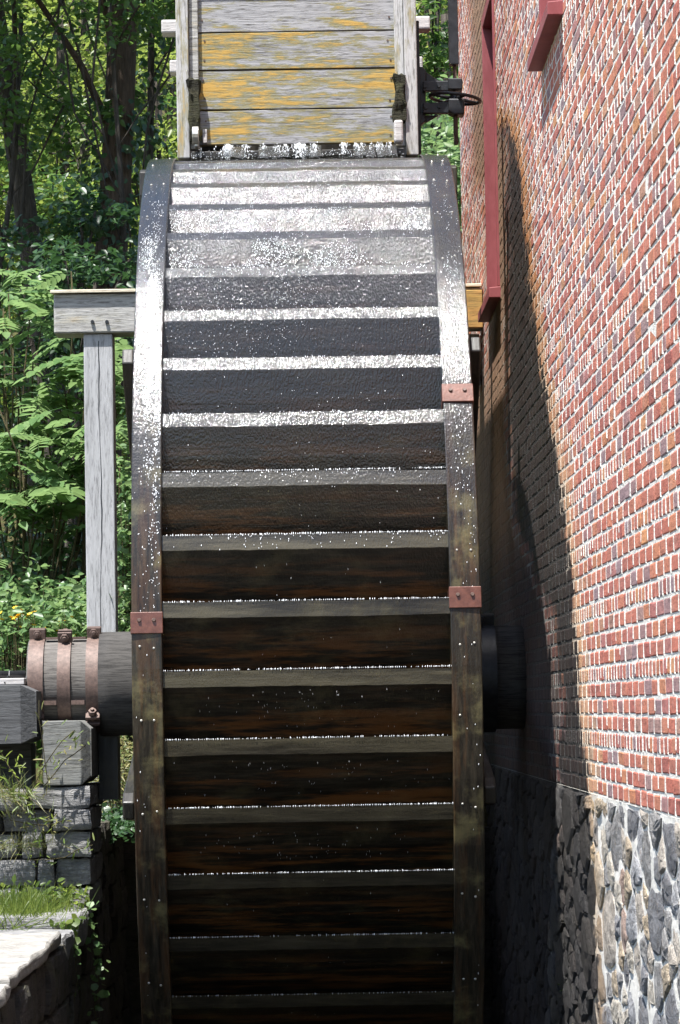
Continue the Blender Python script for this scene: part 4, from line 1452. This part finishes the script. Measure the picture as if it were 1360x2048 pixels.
# plants on the pier and the pit wall
def tuft(name, label, px, py, y, n, sx, size, mat, tmpl=BLADE, lean=(0, -.2, 1), spread=.35, group=None, sy=.08, zoff=None):
    c = on(px, py, 1, y)
    t = thing(name, label, 'grass' if tmpl is BLADE else 'plant', tuple(c), group)
    P = np.array(c)+rng.normal(0, 1, (n, 3))*np.array([sx, sy, .012 if zoff is None else zoff])
    ax = np.array(lean)+rng.normal(0, spread, (n, 3)); ax /= np.linalg.norm(ax, axis=1)[:, None]
    nr = np.array([0, -1.0, .4])+rng.normal(0, .4, (n, 3)); nr -= (nr*ax).sum(1)[:, None]*ax; nr /= np.linalg.norm(nr, axis=1)[:, None]
    leaves('blades' if tmpl is BLADE else 'foliage', P, ax, nr, rng.uniform(.5, 1.2, n)*size, M[mat], t, tmpl)
    return t
G4 = 'plants growing on the stone pier'
tuft('grass_tuft', 'fine green grass tuft on the ledge below the pier', 35, 1846, -1.0, 1500, .12, .21, 'leafy', BLADE, (.25, -.35, .8), .5, G4, .16)
tuft('grass_tuft', 'dry grass hanging over the left stones of the pier', 15, 1590, -.62, 260, .09, .16, 'grass', BLADE, (.2, -.3, .3), .7, G4)
tuft('grass_tuft', 'dry grass in the joints of the middle pier stones', 40, 1690, -.60, 220, .12, .12, 'grass', BLADE, (.2, -.3, .3), .7, G4, .03)
def vine(label, pts, y, n, size, mat, tmpl=NARROW, jit=.03):
    w3 = [on(px, py, 1, y) for px, py in pts]
    t = thing('trailing_plant', label, 'plant', tuple(w3[0]), G4)
    mb = MB(); P = []; A = []
    for a, b in zip(w3[:-1], w3[1:]):
        mb.tube([tuple(a), tuple((a+b)/2+rng.normal(0, .012, 3)), tuple(b)], .0028, 5)
        for k in range(n):
            f = rng.random(); P.append(a+(b-a)*f+rng.normal(0, jit, 3)*np.array([1, .6, 1])); A.append((b-a)/np.linalg.norm(b-a))
    tag(mb.build('stem', M['stem'], t), kind='stuff')
    P = np.array(P); A = np.array(A)
    ax = A*.4+rng.normal(0, .7, A.shape); ax[:, 2] += .1; ax /= np.linalg.norm(ax, axis=1)[:, None]
    nr = np.array([-.2, -.6, .9])+rng.normal(0, .4, A.shape); nr -= (nr*ax).sum(1)[:, None]*ax; nr /= np.linalg.norm(nr, axis=1)[:, None]
    leaves('foliage', P, ax, nr, rng.uniform(.6, 1.2, len(P))*size, M[mat], t, tmpl)
vine('thin leafy shoot rising before the chamfered bearing block', [(95, 1560), (85, 1480), (78, 1400)], -.70, 5, .06, 'grass', NARROW, .012)
vine('leafy shoots sprawling over the grey timber block', [(60, 1590), (110, 1500), (150, 1460)], -.68, 12, .055, 'leafy', NARROW)
vine('grassy shoots drooping from the block to the right', [(90, 1570), (130, 1520), (172, 1490)], -.66, 8, .055, 'grass', NARROW)
vine('leafy shoots spilling over the left of the pier', [(0, 1500), (25, 1545), (60, 1600), (80, 1660)], -.70, 24, .06, 'leafy', NARROW, .05)
vine('pale shoots between the upper and middle pier stones', [(20, 1640), (90, 1650), (130, 1640)], -.66, 16, .055, 'grass', NARROW)
vine('shoots crossing the middle stones to the pit edge', [(60, 1720), (130, 1715), (185, 1690)], -.66, 12, .05, 'leafy', NARROW)
vine('bright leafy plants along the foot of the pier', [(0, 1790), (60, 1795), (120, 1790), (165, 1800)], -.70, 46, .05, 'leafy', LEAF, .035)
vine('yellowing small leaved plants below the foot of the pier', [(10, 1815), (80, 1800), (140, 1800)], -.78, 40, .045, 'leafy', LEAF, .03)
vine('round leaved creeper on the ledge stones', [(70, 1880), (110, 1858), (140, 1868), (150, 1850)], -1.35, 12, .05, 'leafy', ROUND, .03)
vine('round leaved creeper hanging down the pit side of the ledge', [(175, 1810), (190, 1870), (198, 1930), (195, 1990), (192, 2040)], -.75, 13, .045, 'frond', ROUND, .022)
vine('single thread of creeper trailing over the dark pit wall', [(140, 1880), (152, 1910), (155, 1960), (150, 2030)], -1.5, 3, .038, 'frond', ROUND, .01)
vine('small seedling rooted in the wet rubble wall', [(1128, 1955), (1131, 1968), (1130, 1985)], -2.35, 2, .04, 'leafy', NARROW, .004)
